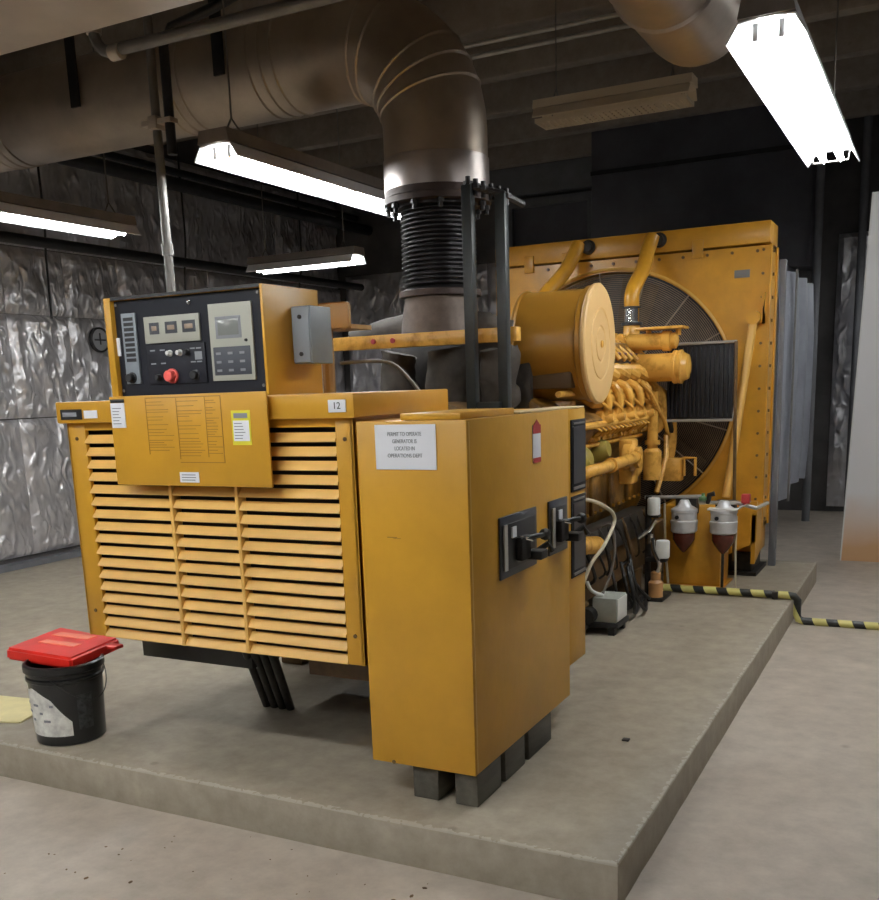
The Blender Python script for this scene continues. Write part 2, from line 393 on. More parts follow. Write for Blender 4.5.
B(-4.45, -3.4, 9.98, 10.03, 3.0, 3.8).build('panel', blkwall, t)

# ------------------------------------------------------------------ fluorescent fixtures
def fixture(L, lit=True, name='fluorescent_light', top=1.915):
    """runs along local Y from 0 to L, tube height at z=0 ; wings down"""
    t = thing(name, (0, 0, 0), '', 'light')
    outer = fix_o if lit else fix_off
    MB().prism([(-.098, .054), (-.085, .118), (.085, .118), (.098, .054)], 'y', -.012, L+.012).build('housing', outer, t)
    mb = MB(); th = .004
    sec = [(-.135, -.022), (-.095, .042), (-.03, .050), (.03, .050), (.095, .042), (.135, -.022)]
    out = [(x*1.03, z+th+.002) for x, z in sec]
    mb.prism(sec+out[::-1], 'y', 0, L); mb.build('reflector', fix_w if lit else fix_off, t)
    n = 2 if L > 2 else 1
    for s in range(n):
        y0 = s*L/n+.07; y1 = (s+1)*L/n-.07
        for x in (-.045, .045):
            o = MB().cyl((x, y0, -.006), (x, y1, -.006), .016, n=10).build('tube', tube_m if lit else fix_off, t)
            for yy in (y0-.02, y1+.005): MB().box(x-.010, x+.010, yy, yy+.015, -.008, .05, bev=.003).build('lamp_holder', fix_w if lit else fix_off, o)
        mb = MB()
        mb.tube([(-.1, y1-.08, .03), (-.09, y1-.08, -.03), (.09, y1-.08, -.03), (.1, y1-.08, .03)], .005, n=6)
        mb.build('wire_guard', cond, t)
    if not lit:
        mb = MB()
        for i in range(25): mb.box(-.125, .125, .02+i*(L-.04)/24-.003, .02+i*(L-.04)/24+.003, -.06, -.03)
        for x in (-.12, -.06, 0, .06, .12): mb.box(x-.003, x+.003, .02, L-.02, -.06, -.03)
        mb.build('louver_grid', fix_off, t)
    for yy in (.15, L-.15):
        mb = MB(); mb.tube([(-.06, yy, .117), (0, yy, .2), (.06, yy, .117)], .006, n=6); mb.tube([(0, yy, .2), (0, yy, top)], .005, n=6)
        mb.build('hanger', cond, t)
    return t
F0 = fixture(2.4)
F1 = fixture(1.2)
F0H = fixture(2.4, top=1.295)
FOFF = fixture(1.2, lit=False, top=1.066)
def put(src, x, y, rz, label, first, z=2.68, group=None):
    o = src if first else copy_tree(src)
    o.location = (x, y, z); o.rotation_euler = (0, 0, rz); o['label'] = label
    if group: o['group'] = group
    return o
put(F0, .19, 1.1, 0, 'bright two tube strip light hanging over the right side of the cabinet', True)
put(F0, -2.50, 1.38, 0, 'long lit strip light below the round steel exhaust duct', False)
put(F0, -4.60, .50, 0, 'lit strip light with dark top near the left foil wall', False)
put(F1, -4.08, 5.3, PI/2, 'short lit strip light glowing behind the control box', True)
put(FOFF, -.93, 4.9, PI/2, 'unlit pale strip light under the ceiling above the radiator', True, z=3.53)
put(F0, -.55, -1.45, PI/2, 'lit strip light running across in front of the cabinet, above the floor', False)
for x, y, lab in ((-1.1, -4.6, 'lit strip light behind the viewpoint, square to the one before the cabinet'), (-4.6, -3.7, 'lit strip light in line with the one by the foil wall, nearer the entrance')):
    put(F0, x, y, 0, lab, False)
put(F0H, 1.25, 3.3, 0, 'added unseen strip light brightening the tall white panel', True, z=3.3)  # added lamp out of view, put in to brighten the white panel
put(F1, 1.3, 7.6, 0, 'added short strip light hidden behind the tall white panel, brightening the far foil', False, z=2.8)  # added lamp hidden by the panel, lifts the far foil

# ------------------------------------------------------------------ exhaust run
t = thing('exhaust_duct', (-1.7, 2.2, 2.55), 'big round brown steel exhaust duct with elbow above the bellows', 'duct')
R = .5; pts = []; zc = 3.33; EX = -1.675
mb = MB()
pts = [(EX, 2.2, 2.66)]
for k in range(0, 13):
    a = k/12*PI/2
    pts.append((EX-R+R*math.cos(a), 2.2, zc-R+R*math.sin(a)))
pts += [(-2.4-i*.25, 2.2, zc) for i in range(20)] + [(-7.32, 2.2, zc)]
mb.tube(pts, .278, n=48)
mb.build('pipe', duct_m, t)
for nm, xs in (('wrinkle', (-2.52, -2.60, -2.68)), ('wrinkle', (-3.18, -3.25, -3.32)), ('wrinkle', (-4.72, -4.80, -4.88))):
    for x in xs:
        mb = MB(); n = 48
        mb.lathe((x, 2.2, zc), (1, 0, 0), [(.276, -.012), (.285, 0), (.276, .012)], n=48, close=False)
        mb.build('seam_ridge', duct_m, t)
for a in (18, 27, 36, 62, 72):
    a = math.radians(a); c = Vector((EX-R+R*math.cos(a), 2.2, zc-R+R*math.sin(a))); d = (-math.sin(a), 0, math.cos(a))
    MB().lathe(c, d, [(.275, -.012), (.285, 0), (.275, .012)], n=48, close=False).build('seam_ridge', duct_m, t)
MB().lathe((EX, 2.2, 2.53), (0, 0, 1), [(.284, 0), (.284, .155), (.276, .16)], n=48, close=True).build('silver_collar', band_m, t, label='bright silver collar band')
mb = MB(); mb.lathe((EX, 2.2, 2.46), (0, 0, 1), [(.22, 0), (.29, .0), (.29, .03), (.284, .035), (.284, .07)], n=40)
mb.build('flange', flange_m, t)
for k in range(12):
    mb = MB()
    a = 2*PI*k/12; x = EX+.265*math.cos(a); y = 2.2+.265*math.sin(a)
    mb.cyl((x, y, 2.41), (x, y, 2.50), .012, n=6); mb.cyl((x, y, 2.435), (x, y, 2.455), .02, n=6)
    mb.build('flange_bolt', blk, t)
for x in (-3.95, -2.85, -5.9):
    mb = MB()
    a0 = [(x, 2.2-.292*math.sin(a), zc+.292*math.cos(a)) for a in [PI*(.15+.45*i/8) for i in range(9)]]
    mb.box(x-.035, x+.035, 1.895, 1.91, zc-.10, 4.28)
    o = mb.build('duct_hanger', blk, None)
    tag(o, {-3.95: 'black flat hanger strap on the exhaust duct near the conduit elbow', -2.85: 'black flat hanger strap on the exhaust duct above the strip light', -5.9: 'black flat hanger strap on the exhaust duct nearest the foil wall'}[x], 'hanger')

t = thing('exhaust_bellows', (EX, 2.2, 1.95), 'black ribbed steel bellows between the engine exhaust and the duct', 'bellows')
prof = [(.205, 0)]
for k in range(17):
    z = .02+k*.0235; prof += [(.178, z), (.205, z+.008), (.205, z+.012), (.178, z+.020)]
prof += [(.22, .425), (.22, .44)]
MB().lathe((EX, 2.2, 2.02), (0, 0, 1), prof, n=40).build('bellows_tube', bellow_m, t, ang=60)
MB().lathe((EX, 2.2, 1.985), (0, 0, 1), [(.18, -.0), (.225, -.0), (.225, .03), (.21, .035)], n=40).build('lower_flange', flange_m, t)

# second duct, upper right
t = thing('silencer_duct', (-.37, 2.6, 3.3), 'large round brown duct ending in a bend beside the bright strip light', 'duct')
mb = MB(); pts = [(-.37, -4.9+i*.6, 3.26) for i in range(12)]+[(-.37, 2.42+.33*math.sin(a), 3.26+.33-.33*math.cos(a)) for a in [PI/2*i/8 for i in range(9)]] + [(-.37, 2.75, 3.9), (-.37, 2.75, 4.59)]
mb.tube(pts, .25, n=40); mb.build('pipe', duct_m, t)
for y in (1.9, .2, -1.6):
    MB().lathe((-.37, y, 3.26), (0, 1, 0), [(.248, -.02), (.262, 0), (.248, .02)], n=40, close=False).build('seam_ridge', band_m, t)

# flat duct upper left
t = thing('ceiling_duct', (-3.5, -.4, 3.0), 'wide pale flat sheet metal duct under the ceiling at the upper left', 'duct')
MB().box(-6.5, -1.2, -1.3, .55, 3.0, 3.5, bev=.006).build('body', duct_f, t)
mb = MB()
for x in (-5.6, -4.4): mb.box(x-.02, x+.02, -1.32, .57, 2.985, 3.515)
mb.build('seam_flange', duct_f, t)
for x in (-6.2, -1.5):
    for y in (-1.1, .3):
        MB().cyl((x, y, 3.5), (x, y, 4.6), .008, n=8).build('hanger_rod', cond, t)

# conduits
def pipe_thing(name, pts, r, m, label, cat='pipe', n=12, group=None, smooth=0):
    mb = MB(); mb.tube(pts, r, n=n, smooth=smooth); return mb.build(name, m, None, label=label, cat=cat, group=group)
t = thing('steel_conduit', (-2.8, 1.0, 3.1), 'rusty grey conduit with an elbow running across below the ceiling', 'pipe')
mb = MB(); mb.tube([(-2.86, 1., 4.59), (-2.86, 1., 3.2)]+[(-2.86+.1-.1*math.cos(a), 1., 3.2-.1*math.sin(a)) for a in [PI/2*i/6 for i in range(1, 7)]]+[(.6, 1., 3.09)], .027, n=14)
mb.build('pipe_run', cond, t)
for a, b in (((-2.86, 1., 3.19), (-2.86, 1., 3.26)), ((-2.76, 1., 3.09), (-2.70, 1., 3.09))): MB().cyl(a, b, .036, n=14).build('elbow_collar', duct_f, t)
mb = MB(); mb.tube([(.6, 1., 3.09), (.6, 1., 4.6)], .03); mb.build('riser', cond, t)
t = thing('vertical_conduit', (-2.97, 1.5, 0), 'thin grey vertical conduit standing in front of the exhaust duct', 'pipe')
MB().tube([(-2.97, 1.5, .0), (-2.97, 1.5, 4.28)], .024, n=12).build('pipe_run', cond, t)
MB().box(-3.05, -2.85, 1.47, 1.53, 2.905, 2.93).box(-3.0, -2.94, 1.46, 1.54, 2.88, 2.95, bev=.01).build('clamp', duct_f, t)
MB().cyl((-2.97, 1.5, 2.25), (-2.97, 1.5, 2.31), .032, n=12).build('coupling', cond, t)
pipe_thing('dark_conduit', [(-2.88, 1.5, 2.75), (-2.88, 1.5, 3.28), (-2.84, 1.52, 3.36), (-2.6, 1.6, 3.44), (-1.4, 1.7, 3.75), (-1.4, 1.7, 4.28)], .026, blk, 'black conduit beside the thin grey vertical one')
for z, nm in ((4.19, 'upper'), (4.10, 'lower')):
    pipe_thing('ceiling_conduit', [(-7.32, 5.0, z), (3.94, 5.0, z)], .018, galv, '%s of two parallel thin pale conduits under the ceiling beams' % nm)
for k, (x, z, r) in enumerate(((-6.9, 2.98, .05), (-6.75, 3.76, .07), (-6.95, 3.95, .04))):
    pipe_thing('dark_wall_pipe', [(x, -4.9, z), (x, 10.0, z)], r, blk, ['lowest', 'thickest', 'topmost'][k]+' of three dark pipes running along the top of the left wall')
for k, y in enumerate((4.3, 6.3, 8.6)):
    pipe_thing('dark_drop_pipe', [(-7.0, y, 4.59), (-7.0, y+.02, 3.3), (-7.12, y+.1, 2.9), (-7.16, y+.12, 2.3)], .011, blk, 'dark pipe dropping down over the foil on the left wall, %s' % ['above the control box', 'behind the strip light', 'near the far corner'][k], smooth=6)
# ------------------------------------------------------------------ louvered housing
E = thing('generator_housing', (-1.745, .55, 1.40), 'yellow louvered generator end housing with a hood below the control box', 'generator')
MB().box(-2.479, -1.012, .185, .93, 1.405, 1.493, bev=.006).build('hood', yel, E)
mb = MB()
zt, zb, yf = 1.404, .487, .215
mb.box(-2.456, -2.355, yf, yf+.02, zb, zt, bev=.003).box(-1.115, -1.040, yf, yf+.02, zb, zt, bev=.003)
mb.box(-2.456, -1.040, yf+.02, yf+.03, zb, zb+.02); mb.box(-2.355, -1.115, yf+.004, yf+.02, zt-.03, zt)
mb.box(-2.456, -2.446, yf, .90, zb, zt); mb.box(-1.052, -1.040, yf, .90, zb, zt)
mb.build('panel_frame', yel, E)
mb = MB(); n = 17; p = (1.372-zb)/n
for i in range(n):
    z1 = 1.372-i*p-.017; z0 = 1.372-(i+1)*p+.0
    # formed slat: sloping face, small lip
    for x0, x1 in ((-2.357, -1.918), (-1.906, -1.585), (-1.573, -1.113)):
        mb.prism([(yf+.016, z1), (yf-.006, z0+.008), (yf-.008, z0+.003), (yf-.005, z0), (yf+.010, z0+.001), (yf+.022, z1-.001)], 'x', x0, x1)
mb.build('louver_slats', yel_l, E, ang=30)
for x in (-1.912, -1.579):
    MB().box(x-.008, x+.008, yf-.010, yf+.04, zb, 1.372, bev=.002).build('mullion', yel_l, E)
mb = MB()
for x, z in ((-2.405, 1.34), (-2.405, .60), (-1.075, 1.33), (-1.075, .60)): mb.cyl((x, yf-.004, z), (x, yf+.002, z), .008, n=8)
mb.build('screws', rustb, E)
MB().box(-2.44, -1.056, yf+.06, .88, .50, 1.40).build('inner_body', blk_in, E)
MB().box(-2.452, -2.33, .1835, .187, 1.420, 1.462).build('name_plate', blk, E)
MB().box(-2.44, -2.36, .1825, .184, 1.432, 1.45).build('plate_inset', ink_l, E)
MB().box(-2.318, -2.243, .1835, .186, 1.424, 1.456).build('small_label', paper, E, label='white sticker')
o = MB().box(-1.118, -1.044, .181, .186, 1.426, 1.470, bev=.002).build('number_label', paper, E, label='small white number tag')
text('digits', '12', .034, (-1.081, .180, 1.448), ink, o)
# hanging flap
t = MB().box(-2.135, -1.362, .150, .160, 1.158, 1.508, bev=.003).build('access_flap', yel, E)
mb = MB(); random.seed(3)
for x0, x1, z0, z1 in ((-1.945, -1.80, 1.28, 1.495), (-1.79, -1.66, 1.262, 1.495), (-1.65, -1.575, 1.27, 1.495)):
    z = z1-.012
    while z > z0+.01:
        L = (x1-x0)*random.uniform(.45, .98); mb.box(x0+.004, x0+L, .1488, .1505, z-.0022, z); z -= random.choice((.009, .012, .012, .018))
    mb.box(x0, x0+.002, .1488, .1505, z0, z1)
mb.box(-1.945, -1.573, .1488, .1505, 1.496, 1.499); mb.box(-1.575, -1.572, .1488, .1505, 1.25, 1.499); mb.box(-1.79, -1.572, .1488, .1505, 1.248, 1.2505)
mb.build('stamped_chart', yel_dk, t)
o = MB().box(-2.128, -2.055, .147, .1505, 1.385, 1.482).build('inspection_tag', paper, t, label='white tag with dark hole on top')
MB().box(-2.128, -2.055, .1465, .1505, 1.483, 1.497, bev=.003).build('tag_clip', blk, o)
mb = MB()
for k in range(6): mb.box(-2.12, -2.07-random.random()*.02, .1464, .1472, 1.40+k*.012, 1.403+k*.012)
mb.build('tag_print', ink_l, o)
o = MB().box(-1.527, -1.440, .148, .1505, 1.315, 1.442).build('caution_label', label_y, t, label='yellow and white caution label')
MB().box(-1.520, -1.447, .1472, .149, 1.330, 1.405).build('label_field', paper, o)
mb = MB()
for k in range(6): mb.box(-1.515, -1.46-random.random()*.02, .1466, .1474, 1.338+k*.011, 1.341+k*.011)
mb.box(-1.515, -1.452, .1466, .1484, 1.414, 1.432); mb.build('label_print', ink_l, o)
o = MB().box(-1.80, -1.705, .148, .1505, 1.172, 1.212).build('serial_label', paper, t)
mb = MB()
for k in range(3): mb.box(-1.79, -1.715-random.random()*.02, .1472, .1482, 1.180+k*.01, 1.183+k*.01)
mb.build('label_print', ink_l, o)

# ------------------------------------------------------------------ control panel box
K = thing('control_box', (-1.756, .36, 1.493), 'yellow control box with black instrument panel on top of the louvered housing', 'control panel')
x0, x1, z0, z1, y0, y1 = -2.150, -1.374, 1.494, 1.887, .185, .54
mb = MB(); th = .012
mb.box(x0, x0+.034, y0, y1, z0, z1, bev=.002).box(x1-th, x1, y0, y1, z0, z1, bev=.002).box(x0+.034, x1-th, y0+.006, y1, z1-th, z1).box(x0+.034, x1-th, y0, y1, z0, z0+th).box(x0+.034, x1-th, y1-th, y1, z0+th, z1-th)
mb.build('casing', yel, K)
PY = .207
pn = MB().box(x0+.035, x1-.013, PY, PY+.012, z0+.013, z1-.013).build('instrument_panel', blue_blk, K)
MB().box(x0+.036, x1-.014, y0+.001, y0+.006, z1-.011, z1+.001).build('hood_edge', blk, K)
def pb(name, x0, x1, z0, z1, m, parent=pn, d=.008, bev=.0015, label=None):
    return MB().box(x0, x1, PY-d, PY+.002, z0, z1, bev=bev).build(name, m, parent, label=label)
a = pb('annunciator', -2.078, -2.005, 1.555, 1.825, grey)
mb = MB()
for k in range(9): mb.box(-2.066, -2.017, PY-.0095, PY-.007, 1.64+k*.0195, 1.653+k*.0195)
mb.build('warning_lamps', blk, pn)
pb('white_tag', -2.124, -2.100, 1.665, 1.735, paper, d=.005)
a = pb('meter_bezel', -1.962, -1.687, 1.705, 1.805, beige)
for k, (a0, a1) in enumerate(((-1.935, -1.885), (-1.855, -1.795), (-1.770, -1.705))):
    pb('meter_display', a0, a1, 1.738, 1.782, ink, d=.0095); pb('meter_digits', a0+.012, a1-.012, 1.751, 1.769, mat('lcd', (.30, .22, .16), .4), d=.0105)
pb('switch_plate', -1.962, -1.670, 1.548, 1.698, mat('plate_dark', (.014, .015, .022), .55, spec=.3), d=.006)
mb = MB()
for x in (-1.93, -1.88, -1.73, -1.70):
    for z in (1.675, 1.625): mb.box(x-.012, x+.012, PY-.0075, PY-.005, z, z+.005)
mb.box(-1.72, -1.685, PY-.0075, PY-.005, 1.635, 1.665)
mb.build('switch_marks', ink_l, pn)
def knob(name, x, z, r, m, d=.022):
    return MB().lathe((x, PY-.004, z), (0, -1, 0), [(r*1.15, 0), (r*1.15, d*.25), (r*.9, d*.3), (r*.85, d*.9), (r*.7, d)], n=18).build(name, m, pn)
knob('indicator_lamp', -1.842, 1.664, .011, white); knob('indicator_lamp', -1.792, 1.664, .011, white)
knob('emergency_button', -1.838, 1.578, .025, red, .035)
knob('selector_knob', -1.725, 1.578, .018, blk); knob('selector_knob', -2.045, 1.578, .019, blk, .03); knob('selector_knob', -1.905, 1.575, .012, blk)
knob('selector_knob', -1.755, 1.664, .012, blk)
a = pb('controller_bezel', -1.640, -1.440, 1.552, 1.832, beige)
pb('controller_screen', -1.610, -1.490, 1.705, 1.785, ink_l, d=.0095); pb('screen_glass', -1.598, -1.502, 1.717, 1.775, mat('screen_glass', (.22, .23, .22), .2), d=.0105)
pb('keypad', -1.628, -1.455, 1.572, 1.675, mat('keypad', (.05, .055, .07), .5), d=.0095)
mb = MB()
for i in range(3):
    for j in range(3): mb.box(-1.615+i*.055, -1.592+i*.055, PY-.0105, PY-.009, 1.585+j*.031, 1.594+j*.031)
mb.build('keys', ink_l, pn)
knob('controller_key', -1.470, 1.695, .006, blk, .012)
knob('top_lamp', -1.73, 1.846, .007, chrome, .01)
mb = MB()
for x, z in ((-2.105, 1.86), (-2.105, 1.53), (-1.41, 1.86), (-1.41, 1.53)): mb.cyl((x, PY-.004, z), (x, PY, z), .006, n=8)
mb.build('panel_screws', cond, pn)

# junction box
J = thing('junction_box', (-1.33, .42, 1.61), 'grey metal junction box on the right side of the yellow control box', 'junction box')
MB().box(-1.373, -1.288, .355, .495, 1.605, 1.815, bev=.004).build('body', grey, J)
MB().box(-1.368, -1.293, .346, .357, 1.610, 1.810, bev=.003).build('cover', mat('cover_grey', (.30, .34, .38), .45), J)
mb = MB(); 
for z in (1.64, 1.775): mb.cyl((-1.33, .340, z), (-1.33, .350, z), .008, n=8)
mb.build('screws', blk, J)

# ------------------------------------------------------------------ breaker cabinet
Q = thing('breaker_cabinet', (-.79, .7, .131), 'tall yellow breaker cabinet beside the louvered housing on low supports', 'cabinet')
MB().box(-1.008, -.578, .185, 1.19, .131, 1.392, bev=.004).build('body', yel, Q)
MB().box(-1.000, -.582, 1.19, 1.415, .262, 1.392, bev=.004).build('rear_section', yel, Q)
MB().box(-.835, -.604, .197, .66, 1.393, 1.416, bev=.003).build('top_plate', yel, Q)
MB().box(-.700, -.580, .66, 1.40, 1.393, 1.40, bev=.002).build('top_flange', mat('worn_edge', (.62, .48, .28), .5), Q)
MB().box(-.5785, -.5765, .20, .206, .14, 1.385).build('corner_trim', mat('worn_yellow', (.72, .45, .12), .5), Q)
mb = MB(); mb.cyl((-.915, .183, .137), (-.915, .19, .137), .008, n=8); mb.build('foot_screw', rustb, Q)
# breaker windows on the rear section
for z0, z1 in ((1.035, 1.345), (.655, 1.016)):
    o = MB().box(-.586, -.576, 1.222, 1.410, z0, z1, bev=.003).build('side_window', blue_blk, Q)
    MB().box(-.577, -.573, 1.24, 1.39, z0+.035, z1-.03).build('window_pane', cold, o)
    
    for za, zb_ in ((z0+.01, z0+.022), (z1-.02, z1-.012)): MB().box(-.5775, -.572, 1.24, 1.39, za, zb_).build('window_strip', cond, o)
# breaker escutcheons with handles
for k, (ya, yb, za, zb2) in enumerate(((.43, .79, .80, 1.03), (.93, 1.148, .805, 1.03))):
    o = MB().box(-.580, -.570, ya, yb, za, zb2, bev=.003).build('escutcheon', mat('escutcheon', (.06, .065, .075), .4, .4), Q)
    MB().box(-.571, -.566, ya+.04, yb-.03, za+.03, zb2-.03, bev=.002).build('breaker_face', blk, o)
    ym = (ya+yb)/2
    MB().box(-.567, -.540, ym-.045, ym+.045, za+.05, za+.14, bev=.006).build('breaker_body', blk_in, o)
    MB().box(-.567, -.560, ya+.09, ya+.13, zb2-.085, zb2-.045).build('breaker_label', paper, o)
    MB().box(-.567, -.562, ya+.02, ya+.05, za+.03, zb2-.03).build('side_strip', galv, o)
    mb = MB(); h = za+.125
    mb.tube([(-.55, ym, h), (-.52, ym+.04, h+.01), (-.50, ym+.08, h+.01)], .011, n=8); mb.lathe((-.515, ym+.09, h+.01), (1, 0, 0), [(.008, -.01), (.02, 0), (.024, .015), (.018, .03), (.0001, .036)], n=14)
    mb.box(-.565, -.50, ym+.05, ym+.12, za+.04, za+.075, bev=.006); mb.tube([(-.56, ym+.10, za+.05), (-.51, ym+.14, za+.09), (-.50, ym+.16, za+.06)], .012, n=8)
    mb.build('operating_handle', rubber, o)
    MB().tube([(-.56, ym-.03, h+.015), (-.525, ym+.02, h-.002)], .006, n=8).build('handle_pin', chrome, o)
o = MB().box(-.580, -.5755, .775, .858, 1.200, 1.345, bev=.001).build('danger_label', paper, Q, label='red and white danger sticker')
MB().box(-.576, -.5748, .775, .858, 1.312, 1.345).box(-.576, -.5748, .775, .858, 1.200, 1.218).prism([(.785, 1.345), (.848, 1.345), (.8165, 1.366)], 'x', -.5765, -.5748).build('red_band', redl, o)
# scratches
MB().box(-.90, -.86, .1838, .1846, .985, .988).box(-.875, -.845, .1838, .1846, .982, .984).build('scratch', yel_dk, Q)
# paper notice
N_ = MB().box(-.930, -.692, .1815, .1835, 1.226, 1.380).build('paper_notice', paper, None, label='white printed paper notice taped to the front of the yellow breaker cabinet', cat='notice', org=(-.81, .1825, 1.30))
for k, (s, wd) in enumerate((('PERMIT TO OPERATE', .132), ('GENERATOR IS', .095), ('LOCATED IN', .078), ('OPERATIONS DEPT', .136))):
    text('lettering', s, .019, (-.813, .1808, 1.347-k*.0245), ink_l, N_, width=wd)
# supports beneath
for k, (a, b, lab) in enumerate(((-.848, -.742, 'left'), (-.674, -.582, 'right'))):
    o = MB()
    for y0_, y1_ in ((.205, .42), (.46, .66), (.70, .96)): o.box(a, b, y0_, y1_, .001, .130, bev=.006)
    o.box(a+.01, b-.02, .24, .95, .03, .11)
    o.build('support_block', timber, None, label='%s grey block support under the yellow breaker cabinet' % lab, cat='support block', org=((a+b)/2, .7, .001))

# ------------------------------------------------------------------ under the housing
for k in range(4):
    x = -2.035+k*.047
    pipe_thing('cable_conduit', [(x+.25, .44, .50), (x+.235, .46, .42), (x, .88, .002)], .020, dirty, '%s of four black cable conduits slanting down under the louvered housing' % ['leftmost', 'second from left', 'third from left', 'rightmost'][k], cat='conduit', group='cable conduits under the louvered housing')

# ------------------------------------------------------------------ engine
G = thing('diesel_engine', (-1.6, 3.0, 0.002), 'large yellow V diesel engine and alternator on a steel skid before the radiator', 'engine')
CX = -1.6
mb = MB()
for x in (-2.35, -1.12):
    mb.box(x-.05, x+.05, 1.35, 4.85, .16, .42, bev=.01)
    for y in (1.6, 2.8, 4.0, 4.7): mb.box(x-.07, x+.07, y-.08, y+.08, .002, .17, bev=.01)
mb.box(-2.3, -1.15, 1.35, 1.45, .18, .40).box(-2.3, -1.15, 4.6, 4.7, .18, .40)
mb.build('skid_frame', rustb, G)
MB().box(-2.44, -1.80, .50, .72, .315, .498, bev=.004).build('cross_sill', blk, G)
MB().box(-1.50, -1.05, .50, .72, .325, .498, bev=.004).build('cross_sill', rustb, G)
MB().lathe((CX, .90, .92), (0, 1, 0), [(.40, 0), (.44, .03), (.44, .9), (.40, .95), (.5, 1.0), (.5, 1.3)], n=48).build('alternator', rustb, G)
MB().box(-2.2, -1.0, .95, 1.7, .38, .50).build('alternator_feet', rustb, G)
mb = MB()
mb.prism([(CX-.33, .45), (CX+.33, .45), (CX+.42, .62), (CX+.42, .95), (CX+.25, 1.1), (CX-.25, 1.1), (CX-.42, .95), (CX-.42, .62)], 'y', 2.2, 4.5)
mb.build('crankcase', yel_sh, G)
mb = MB(); mb.prism([(CX-.28, .22), (CX+.28, .22), (CX+.36, .45), (CX-.36, .45)], 'y', 2.3, 4.4); mb.build('oil_pan', dirty, G)
# inspection covers on the right side
for i in range(5):
    y = 2.62+i*.4
    o = MB().box(CX+.41, CX+.445, y-.15, y+.15, .64, .93, bev=.015).build('inspection_cover', yel_sh, G)
    mb = MB()
    for dy in (-.12, 0, .12):
        for z in (.665, .905): mb.cyl((CX+.44, y+dy, z), (CX+.458, y+dy, z), .012, n=6)
    mb.build('cover_bolts', yel_e, o)
for sgn in (1, -1):
    rot = Matrix.Rotation(math.radians(32*sgn), 4, 'Y')
    # cylinder bank
    mb = MB(); mb.box(-.15, .15, 2.45, 4.45, -.26, .18, bev=.02)
    for v in mb.bm.verts: v.co = (rot @ Vector((v.co.x, 0, v.co.z))) + Vector((CX+sgn*.36, v.co.y, 1.20))
    mb.build('cylinder_bank', yel_sh, G)
    for i in range(6):
        y = 3.10+i*.24
        mb = MB(); mb.box(-.13, .13, -.10, .10, -.035, .055, bev=.025, seg=3); mb.cyl((0, 0, .05), (0, 0, .075), .025, n=10)
        for v in mb.bm.verts: v.co = (rot @ v.co) + Vector((CX+sgn*.44, y, 1.43))
        mb.build('rocker_cover', yel_e, G)
        # bright slanted cap above each cover
        if sgn == 1:
            mb = MB(); mb.tube([(CX+.46, y-.10, 1.585), (CX+.50, y, 1.575), (CX+.55, y+.09, 1.53)], .04, n=10, radii=[.028, .046, .036]); mb.build('port_cap', yel_e, G)
            mb = MB(); mb.tube([(CX+.44, y, 1.50), (CX+.565, y, 1.47), (CX+.60, y+.01, 1.36), (CX+.55, y+.02, 1.24)], .026, n=10, smooth=3); mb.build('intake_runner', yel_e, G)
            mb = MB(); mb.lathe((CX+.53, y+.02, 1.27), (1, 0, .1), [(.055, 0), (.055, .04), (.035, .055), (.022, .10), (.0001, .105)], n=12)
            mb.tube([(CX+.55, y-.06, 1.40), (CX+.615, y, 1.33), (CX+.56, y+.09, 1.22)], .011, n=6); mb.build('injector_boss', yel_e, G)
            mb = MB(); mb.box(CX+.46, CX+.52, y-.09, y+.09, 1.13, 1.19, bev=.02).cyl((CX+.52, y, 1.16), (CX+.545, y, 1.16), .02, n=6); mb.build('side_flange', yel_e, G)
mb = MB(); mb.cyl((CX+.575, 2.38, 1.245), (CX+.575, 4.1, 1.245), .022, n=10).cyl((CX+.54, 2.38, 1.60-.16), (CX+.54, 4.4, 1.44), .018, n=8).cyl((CX+.5, 2.4, 1.115), (CX+.5, 4.2, 1.115), .015, n=8); mb.build('fuel_rail', yel_e, G)
# upper gallery: pipes, actuators, linkages
mb = MB(); mb.box(CX-.22, CX+.30, 3.4, 4.45, 1.40, 1.68, bev=.04).box(CX+.0, CX+.42, 3.55, 4.35, 1.66, 1.76, bev=.02); mb.build('aftercooler', yel_sh, G)
random.seed(11)
for i in range(9):
    y = 3.2+i*.14; mb = MB()
    mb.tube([(CX+.18, y, 1.70), (CX+.30, y+.02, 1.80+random.uniform(-.02, .05)), (CX+.42, y+.05, 1.72), (CX+.50, y+.06, 1.64)], .018, n=8, smooth=3)
    mb.lathe((CX+.34, y+.05, 1.76), (0, 0, 1), [(.03, 0), (.03, .03), (.018, .035), (.018, .07), (.0001, .075)], n=10)
    mb.build('fuel_line', yel_e, G)
mb = MB(); mb.cyl((CX+.40, 3.2, 1.745), (CX+.40, 4.4, 1.745), .014, n=8).cyl((CX+.46, 3.2, 1.68), (CX+.46, 4.4, 1.68), .012, n=8); mb.build('control_rod', mat('dull_red', (.16, .05, .03), .5), G)
# large canisters pointing right
MB().lathe((-1.16, 4.2, 1.585), (1, 0, 0), [(.07, 0), (.098, .01), (.098, .29), (.115, .295), (.115, .315), (.110, .32), (.110, .33), (.117, .335), (.117, .352), (.10, .36), (.085, .395), (.03, .41)], n=32).build('filter_canister', yel_e, G)
MB().lathe((-1.20, 4.2, 1.765), (1, 0, 0), [(.05, 0), (.058, .01), (.058, .25), (.07, .255), (.07, .31), (.055, .315), (.055, .345), (.03, .36)], n=24).build('small_canister', yel_e, G)
mb = MB(); mb.box(-1.12, -.79, 4.10, 4.30, 1.843, 1.862, bev=.004); mb.cyl((-1.05, 4.2, 1.80), (-1.05, 4.2, 1.85), .02, n=8).cyl((-.84, 4.2, 1.80), (-.84, 4.2, 1.85), .02, n=8); mb.build('bracket_plate', yel_e, G)
